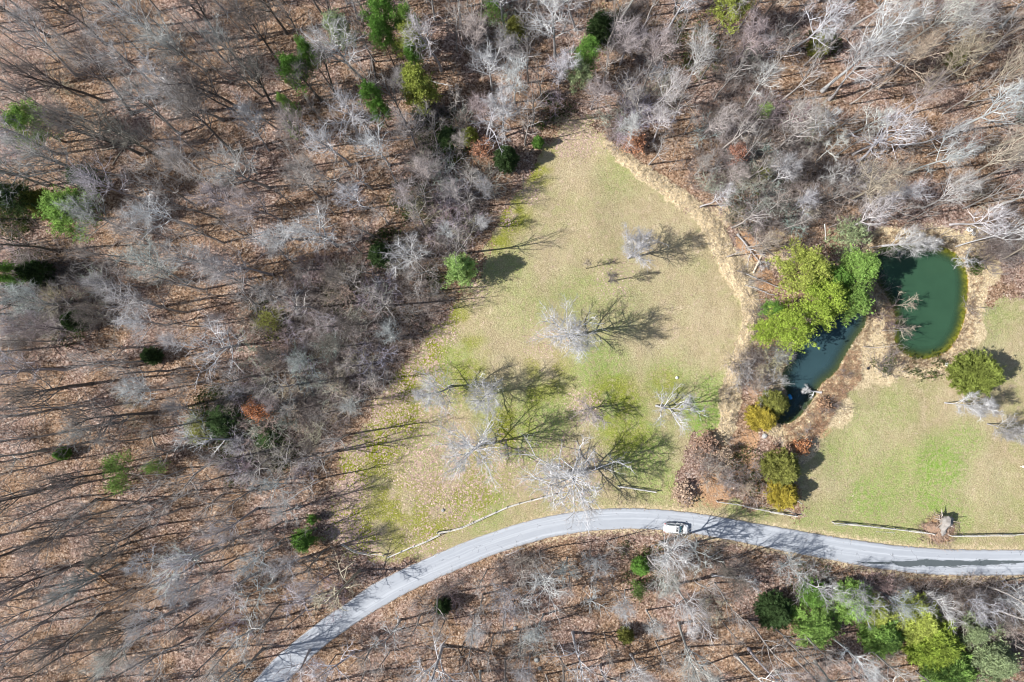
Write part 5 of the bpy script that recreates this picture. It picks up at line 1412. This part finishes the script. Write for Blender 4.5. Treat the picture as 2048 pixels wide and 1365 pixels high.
# ------------------------------------------------------------------ white car
def car():
    cx, cy = p2w(1352.5, 1057.5, .8)
    e = link('parked_car', None, loc=(cx, cy, .045))
    e.rotation_euler = (0, 0, math.radians(-4))
    paint, nt, b = new_mat('white_paint')
    b.inputs['Base Color'].default_value = (.8, .8, .79, 1); b.inputs['Roughness'].default_value = .3
    b.inputs['Specular IOR Level'].default_value = .5; b.inputs['Coat Weight'].default_value = .4
    glass = simple('car_glass', (.02, .07, .09), .1, .6)
    black = simple('black_trim', (.02, .02, .02), .5, .4)
    rubber = simple('tyre_rubber', (.02, .02, .02), .9, .2)
    alloy = simple('alloy', (.5, .5, .5), .35, .5, metal=.8)
    red = simple('tail_lamp_red', (.45, .02, .02), .2, .5)
    lamp = simple('head_lamp', (.7, .72, .75), .1, .6)
    L, Wd = 4.5, 1.82
    def loft(name, secs, mat, smooth=True):
        """secs: (x, half width bottom, half width top, z0, z1) rounded box sections"""
        n = 16; V = []
        for (x, wb, wt, z0, z1) in secs:
            for i in range(n):
                a_ = (i + .5) / n * 2 * math.pi
                cc, ss = math.cos(a_), math.sin(a_)
                px_ = math.copysign(abs(cc) ** .42, cc); pz = math.copysign(abs(ss) ** .42, ss)
                f = (pz + 1) / 2
                V.append((x, px_ * (wb * (1 - f) + wt * f), z0 + (z1 - z0) * f))
        T_ = []
        m = len(secs)
        for j in range(m - 1):
            for i in range(n):
                a0, a1 = j * n + i, j * n + (i + 1) % n
                T_ += [(a0, a0 + n, a1 + n), (a0, a1 + n, a1)]
        V += [(secs[0][0], 0, (secs[0][3] + secs[0][4]) / 2), (secs[-1][0], 0, (secs[-1][3] + secs[-1][4]) / 2)]
        for i in range(n):
            T_ += [(m * n, i, (i + 1) % n), (m * n + 1, (m - 1) * n + (i + 1) % n, (m - 1) * n + i)]
        return link(name, mesh_arr(name, V, T_, (mat,), smooth=smooth), e)
    h = L / 2
    loft('body', [(-h, .62, .60, .42, .80), (-h + .08, .80, .76, .30, .95), (-h + .35, .90, .84, .24, 1.02), (-1.2, .91, .86, .22, 1.03), (0, .91, .87, .22, 1.02), (.75, .91, .87, .22, 1.0), (1.25, .91, .84, .22, .97), (1.7, .88, .76, .24, .88), (2.05, .80, .66, .28, .78), (h - .03, .62, .52, .34, .66), (h, .5, .42, .4, .6)], paint)
    # glasshouse: dark glass body, white roof panel and pillars proud of it
    loft('window_band', [(-1.98, .70, .55, .96, 1.10), (-1.70, .82, .66, .96, 1.46), (-1.2, .84, .68, .96, 1.58), (0, .84, .69, .96, 1.60), (.42, .84, .68, .96, 1.56), (.8, .82, .64, .95, 1.3), (1.18, .76, .6, .93, 1.0)], glass)
    def panel(name, grid, mat, th=.02, parent=None):
        """grid rows of points -> thin slab"""
        G = np.array(grid, float); a_, b2 = G.shape[:2]
        V = np.concatenate([G.reshape(-1, 3), G.reshape(-1, 3) - [0, 0, th]])
        idx = np.arange(a_ * b2).reshape(a_, b2); T_ = []
        for i in range(a_ - 1):
            for j in range(b2 - 1):
                q = [idx[i, j], idx[i + 1, j], idx[i + 1, j + 1], idx[i, j + 1]]
                T_ += [(q[0], q[1], q[2]), (q[0], q[2], q[3])]
                q = [k_ + a_ * b2 for k_ in q]
                T_ += [(q[2], q[1], q[0]), (q[3], q[2], q[0])]
        rim = [*idx[0, :], *idx[1:, -1], *idx[-1, -2::-1], *idx[-2:0:-1, 0]]
        for i in range(len(rim)):
            p, q = rim[i], rim[(i + 1) % len(rim)]
            T_ += [(p, q, q + a_ * b2), (p, q + a_ * b2, p + a_ * b2)]
        return link(name, mesh_arr(name, V, T_, (mat,), smooth=False), parent or e)
    roof = []
    for x, w, z in ((-1.86, .60, 1.42), (-1.7, .66, 1.52), (-1.2, .68, 1.60), (-.4, .69, 1.63), (.1, .68, 1.62), (.42, .65, 1.585)):
        roof.append([(x, w * s_, z - .05 * abs(s_) ** 2.5) for s_ in (-1, -.8, -.4, 0, .4, .8, 1)])
    panel('roof', roof, paint, .03)
    panel('sunroof', [[(x, y_, 1.637 - abs(y_) * .01) for y_ in (-.38, 0, .38)] for x in (-.2, .16)], black, .008)
    # hatch glass frame (spoiler) and screen
    panel('rear_spoiler', [[(x, .62 * s_, z) for s_ in (-1, 0, 1)] for x, z in ((-2.02, 1.40), (-1.84, 1.45))], paint, .03)
    panel('windscreen', [[(x, w * s_, z - .03 * abs(s_) ** 2) for s_ in (-1, -.5, 0, .5, 1)] for x, w, z in ((.45, .62, 1.585), (.82, .67, 1.345), (1.2, .72, 1.05))], glass, .01)
    for s_ in (-1, 1):
        panel('pillar', [[(x, s_ * (w + d_), z) for d_ in (0, .06)] for x, w, z in ((.44, .645, 1.57), (.82, .69, 1.32), (1.22, .76, 1.03))], paint, .03)
        panel('pillar', [[(x, s_ * (w + d_), z) for d_ in (0, .05)] for x, w, z in ((-1.72, .63, 1.5), (-1.9, .68, 1.25), (-2.0, .74, 1.0))], paint, .03)
        acc = Acc(); P = np.array([[(-1.6, s_ * .62, 1.60), (-1.5, s_ * .63, 1.66), (-.7, s_ * .645, 1.69), (0, s_ * .64, 1.68), (.15, s_ * .63, 1.61)]])
        tubes(acc, P, np.full((1, 5), .022), 5, 1.0)
        link('roof_rail', mesh_arr('roof_rail', *acc.arrays()[:2], (black,)), e)
        loft_m = [(0, .02, .02), (.03, .1, .07), (.14, .11, .08), (.19, .03, .03)]
        V = []; n = 8
        for (d_, a2, b2) in loft_m:
            for i in range(n):
                th = i / n * 6.283
                V.append((.92 + math.cos(th) * a2, s_ * (.86 + d_), 1.04 + math.sin(th) * b2))
        T_ = []
        for j in range(3):
            for i in range(n):
                a0, a1 = j * n + i, j * n + (i + 1) % n
                T_ += [(a0, a0 + n, a1 + n), (a0, a1 + n, a1)]
        T_ += [(3 * n, 3 * n + i, 3 * n + i + 1) for i in range(1, n - 1)]
        link('wing_mirror', mesh_arr('wing_mirror', V, T_, (paint,)), e)
        panel('headlight', [[(x, s_ * w1, z), (x, s_ * w2, z - .02)] for x, w1, w2, z in ((1.82, .60, .78, .87), (2.0, .52, .74, .81), (2.14, .46, .66, .74))], lamp, .03)
        panel('tail_light', [[(x, s_ * w1, z), (x, s_ * w2, z)] for x, w1, w2, z in ((-1.95, .70, .80, 1.06), (-2.1, .64, .80, 1.0), (-2.2, .6, .78, .92))], red, .06)
        for nm_, x0, x1 in (('front_door', -.1, 1.0), ('rear_door', -1.15, -.13)):
            d_ = panel(nm_, [[(x, s_ * .905, z), (x, s_ * .925, z - .3), (x, s_ * .905, z - .6)] for x, z in ((x0, .95), ((x0 + x1) / 2, .95), (x1, .93))], paint, .004)
            panel('handle', [[(x, s_ * .93, .86), (x, s_ * .95, .86)] for x in (x0 + .08, x0 + .28)], black, .03, d_)
    for wx in (-1.35, 1.38):
        for s_ in (-1, 1):
            w = link('wheel', None, e, (wx, s_ * .80, .33))
            def disc(name, prof, mat):
                n = 20; V = []; T_ = []
                for (y_, rr_) in prof:
                    for i in range(n):
                        th = i / n * 6.283
                        V.append((math.cos(th) * rr_, s_ * y_, math.sin(th) * rr_))
                for j in range(len(prof) - 1):
                    for i in range(n):
                        a0, a1 = j * n + i, j * n + (i + 1) % n
                        T_ += [(a0, a0 + n, a1 + n), (a0, a1 + n, a1)]
                return link(name, mesh_arr(name, V, T_, (mat,)), w)
            disc('tyre', [(-.1, .2), (-.1, .31), (-.06, .33), (.06, .33), (.11, .31), (.11, .22)], rubber)
            disc('rim', [(.11, .22), (.08, .2), (.06, .08), (.10, .05), (.10, .001)], alloy)
    # bonnet shut lines and grille
    panel('grille', [[(x, y_, z) for y_ in (-.4, 0, .4)] for x, z in ((2.235, .66), (2.262, .5))], black, .02)
    panel('bonnet', [[(x, w * s_, z - .05 * s_ * s_) for s_ in (-1, -.5, 0, .5, 1)] for x, w, z in ((1.24, .72, 1.0), (1.5, .70, .965), (1.85, .62, .885), (2.08, .52, .805))], paint, .012)
    for s_ in (-1, 1):
        acc = Acc(); tubes(acc, np.array([[(1.20, s_ * .05, 1.045), (1.12, s_ * .5 + .0, 1.12)]]), np.full((1, 2), .012), 4, 1.)
        link('wiper', mesh_arr('wiper', *acc.arrays()[:2], (black,)), e)
    tag(e, 'white compact hatchback SUV with sunroof parked on the lower edge of the road', 'car')
car()

# ------------------------------------------------------------------ small things
M_white = simple('weathered_white', (.78, .77, .74), .6, .3, .15, 12)
def rock(px, py, r0, mat, name, label, cat, seed=1, flat=.6):
    x, y, z = at(px, py)
    r = np.random.default_rng(seed)
    V, T_ = [], []
    n, m = 10, 6
    for j in range(m + 1):
        ph = -math.pi / 2 + math.pi * j / m
        for i in range(n):
            th = i / n * 6.283
            k_ = r0 * (1 + r.normal() * .1)
            V.append((math.cos(th) * math.cos(ph) * k_, math.sin(th) * math.cos(ph) * k_, math.sin(ph) * k_ * flat + r0 * flat * .5))
    for j in range(m):
        for i in range(n):
            a0, a1 = j * n + i, j * n + (i + 1) % n
            T_ += [(a0, a1, a1 + n), (a0, a1 + n, a0 + n)]
    o = link(name, mesh_arr(name, V, T_, (mat,)), loc=(x, y, z))
    return tag(o, label, cat)
M_rock = simple('grey_rock', (.33, .33, .31), .9, .1, .4, 4)
rock(1355, 756, .28, M_white, 'white_stone', 'white stone on the grass above the low many-stemmed tree', 'stone', 2)
rock(886, 1021, .3, M_rock, 'grey_rock', 'grey rock in mossy grass above the long rail fence', 'rock', 3)
rock(1073, 1318, .45, M_rock, 'grey_rock', 'upper of two grey boulders in the woods at bottom centre', 'rock', 4)
rock(1079, 1335, .4, M_rock, 'grey_rock', 'lower of two grey boulders in the woods at bottom centre', 'rock', 5)
rock(1030, 1255, .35, M_rock, 'grey_rock', 'small grey rock in the leaves below the road', 'rock', 6)
rock(345, 1157, .35, M_white, 'white_stone', 'white stone among branches in the lower left woods', 'stone', 7)
rock(355, 1160, .3, M_rock, 'grey_rock', 'grey stone just right of the white stone in the lower left woods', 'rock', 8)
rock(1529, 872, .5, simple('pale_stone', (.36, .36, .35), .9, .1, .4, 5), 'pale_rock', 'pale grey rock at the foot of the golden cedar', 'rock', 9, .5)
rock(1737, 737, .28, simple('charcoal', (.03, .03, .03), .9, .1, .5, 8), 'charred_log_heap', 'black charred lump on the straw-coloured path between the ponds', 'debris', 10)
rock(1893, 729, .35, M_white, 'white_stone', 'whitish stone on the lower bank of the green pond', 'stone', 11)

# white utility post above the pine clump
def tubeobj(name, pts, rad, mat, parent=None, loc=None, sides=8):
    acc = Acc(); P = np.array(pts, float)[None]
    tubes(acc, P, np.broadcast_to(rad, (len(pts),)).astype(float)[None], sides, 1.0)
    V, T_, _ = acc.arrays(); k = len(pts)
    n0 = len(V); V = np.vstack([V, P[0, 0], P[0, -1]])
    T_ = np.vstack([T_, [[n0, i, (i + 1) % sides] for i in range(sides)], [[n0 + 1, n0 - sides + i, n0 - sides + (i + 1) % sides] for i in range(sides)]])
    return link(name, mesh_arr(name, V, T_, (mat,)), parent, loc)
x, y, z = at(1654, 480)
x2, y2 = p2w(1651, 448, 5.2)
e = tubeobj('white_post', [(0, 0, -.3), ((x2 - x) * .5, (y2 - y) * .5, 2.6), (x2 - x, y2 - y, 5.2)], [.09, .08, .07], M_white, loc=(x, y, z))
tag(e, 'tall thin white post left of the pale budding tree', 'post')
# blue barrel half in the narrow pond
M_blue = simple('blue_plastic', (.01, .27, .65), .35, .5)
x, y = p2w(1579.5, 794, WZ)
e = link('blue_barrel', None, loc=(x, y, WZ + .12))
e.rotation_euler = (Matrix.Rotation(math.radians(118), 3, 'Z') @ Matrix.Rotation(math.radians(80), 3, 'Y')).to_euler()
tubeobj('shell', [(0, 0, -.45), (0, 0, -.3), (0, 0, -.29), (0, 0, 0), (0, 0, .29), (0, 0, .3), (0, 0, .45)], [.26, .29, .31, .3, .31, .29, .26], M_blue, e, sides=18)
tubeobj('lid', [(0, 0, .45), (0, 0, .48)], [.24, .22], M_blue, e, sides=18)
tubeobj('rim', [(0, 0, .44), (0, 0, .47)], [.275, .275], simple('dark_blue_plastic', (.005, .12, .35), .4, .4), e, sides=18)
tag(e, 'blue plastic barrel at the left shore of the narrow pond', 'barrel')
# two white lawn chairs tipped by the pond
def chair(px, py, rot, label):
    x, y, z = at(px, py)
    e = link('white_chair', None, loc=(x, y, z)); e.rotation_euler = (.15, -.1, rot)
    def slab(name, x0, x1, y0, y1, z0, z1, tilt=0):
        V = np.array([(a_, b_, c_) for a_ in (x0, x1) for b_ in (y0, y1) for c_ in (z0, z1)], float)
        V[:, 0] += (V[:, 2] - .45) * tilt
        F = [(0, 1, 3), (0, 3, 2), (4, 6, 7), (4, 7, 5), (0, 4, 5), (0, 5, 1), (2, 3, 7), (2, 7, 6), (0, 2, 6), (0, 6, 4), (1, 5, 7), (1, 7, 3)]
        return link(name, mesh_arr(name, V, F, (M_white,)), e)
    slab('seat', -.28, .3, -.3, .3, .4, .45)
    slab('backrest', -.34, -.28, -.3, .3, .45, 1.0, -.25)
    for s_ in (-1, 1):
        slab('armrest', -.35, .3, s_ * .3 - .05, s_ * .3 + .05, .63, .67)
        slab('leg', .22, .28, s_ * .29 - .03, s_ * .29 + .03, 0, .63)
        slab('leg', -.32, -.26, s_ * .29 - .03, s_ * .29 + .03, 0, .63)
    tag(e, label, 'chair')
chair(1932, 461, 2.6, 'left of two white garden chairs in the clearing above the green pond')
chair(1942, 467, .9, 'right of two white garden chairs in the clearing above the green pond')
# white cut stump at the right edge of the lawn
x, y, z = at(2042, 933)
e = tubeobj('cut_stump', [(0, 0, -.1), (.1, 0, .3), (.5, 0, .55)], [.3, .26, .22], simple('fresh_wood', (.7, .62, .5), .8, .1, .2, 8), loc=(x, y, z), sides=10)
tag(e, 'short white stump lying at the right edge of the lower lawn', 'stump')

# ------------------------------------------------------------------ labels for the wood's trees and bushes
HABIT = dict(forest='tall leafless tree', forest_twiggy='fine-twigged leafless tree', vase='low bare tree', slim='slender bare tree', snag='crooked sparse-limbed tree', spread='spreading bare tree')
SHADE = dict(white='pale', lilac='lilac-grey', grey='grey', pale='pale', pink='pinkish', dark='dark', tan='tan', greyblue='blue-grey')
def region(px, py):
    if px < 0 or px > 2048 or py < 0 or py > 1365: return 'in the woods just outside the photo'
    if py > 1060 and px > 700:
        return 'in the woods below the road, ' + ('under its bend' if px < 1050 else 'below the white car' if px < 1450 else 'left of the lower right evergreens' if px < 1750 else 'by the lower right evergreens')
    if px < 1000:
        h = 'far left' if px < 250 else 'left' if px < 500 else 'inner left'
        v = 'top of the' if py < 200 else 'upper' if py < 450 else 'middle' if py < 700 else 'lower middle' if py < 950 else 'bottom'
        return f'in the {v} {h} woods'
    if px < 1350: return 'in the woods above the lawn'
    if py > 850: return 'in the brush between lawn and fence'
    if py > 470: return 'in the brush beside the narrow pond' if px < 1700 else 'on the right bank of the green pond'
    h = 'near' if px < 1600 else 'middle' if px < 1820 else 'far right'
    v = 'top' if py < 150 else 'centre' if py < 300 else 'lower edge'
    return f'at the {v} of the {h} upper right woods'
LM = [(e_[0], e_[1], e_[6]) for e_ in EVERGREEN]
marks = [(518, 824, 'the rust-brown oak'), (50, 245, 'the round pine at the left edge'), (125, 415, 'the bright full pine near the left edge'), (590, 138, 'the open green pine crown'), (838, 172, 'the round yellow-green tree'), (750, 205, 'the tall green pine pair'), (1180, 98, 'the green pine above the lawn tip'), (1012, 316, 'the dark cedar by the lawn'), (920, 541, 'the lone bright pine'), (1620, 590, 'the pond-side pine clump'), (1690, 474, 'the pale budding tree'), (1458, 8, 'the yellow-green pine at the top edge'), (608, 1080, 'the small pine by the fence end'), (240, 945, 'the thin green pines'), (476, 690, 'the wheel-like pale crown'), (1110, 112, 'the fan-shaped pale tree'), (1352, 1057, 'the white car'), (1550, 1224, 'the dark cedar below the road'), (1425, 1150, 'the bleached fallen treetop'), (198, 1155, 'the orange-brown log'), (1654, 470, 'the white post'), (1937, 464, 'the white chairs'), (758, 508, 'the dark cedar in the inner left woods'), (1472, 312, 'the red-brown shrub'), (1272, 290, 'the orange-brown shrub'), (690, 1088, 'the far left fence end'), (885, 1291, 'the broad pale tree below the road'), (1830, 1240, 'the yellow-green cedars'), (1990, 1320, 'the corner pine'), (1505, 500, 'the bare orange soil'), (82, 545, 'the dark evergreen near the left edge'), (1252, 1273, 'the small olive evergreen'), (1928, 292, 'the orange-leaved tree'), (122, 908, 'the tiny green evergreen'), (575, 230, 'the small pine tufts'), (1075, 1326, 'the two grey boulders'), (672, 62, 'the faint pale pine'), (1568, 965, 'the olive and gold cedars'), (762, 40, 'the pine grove'), (146, 642, 'the dark evergreen in dense crowns'), (298, 712, 'the small dark evergreen'), (1526, 225, 'the budding shrub'), (1640, 90, 'the olive evergreen in the upper right woods')]
def assign(items, what, namer):
    taken = set()
    rest = []
    trip = []
    for k_, it in enumerate(items):
        for j, (mx, my, ph) in enumerate(marks):
            dx, dy = it[1] - mx, it[2] - my
            d_ = math.hypot(dx, dy)
            if 12 < d_ < 150:
                dr = ('right of' if dx > 0 else 'left of') if abs(dx) > abs(dy) else ('below' if dy > 0 else 'above')
                trip.append((d_, k_, j, dr, ph))
    trip.sort()
    done = set()
    for d_, k_, j, dr, ph in trip:
        if k_ in done or (j, dr) in taken: continue
        taken.add((j, dr)); done.add(k_)
        it = items[k_]
        lb_ = f'{namer(it)} directly {dr} {ph}'
        it[0]['label'] = lb_ if len(lb_.split()) <= 16 else f'{namer(it)} {dr} {ph}'
    for k_, it in enumerate(items):
        if k_ in done: continue
        reg = region(it[1], it[2])
        it[0]['label'] = f'{namer(it)} {reg}'
        it[0]['group'] = f'{namer(it)}s {reg}'.replace('bushs', 'bushes')
assign([t_ for t_ in trees if not t_[5]], 'leafless tree', lambda it: f'{SHADE[it[4]]} {HABIT[it[3]]}')
assign([b_ for b_ in bushes], 'bare bush', lambda it: 'leafless twiggy bush')
print('trees', len(trees), 'bushes', len(bushes))
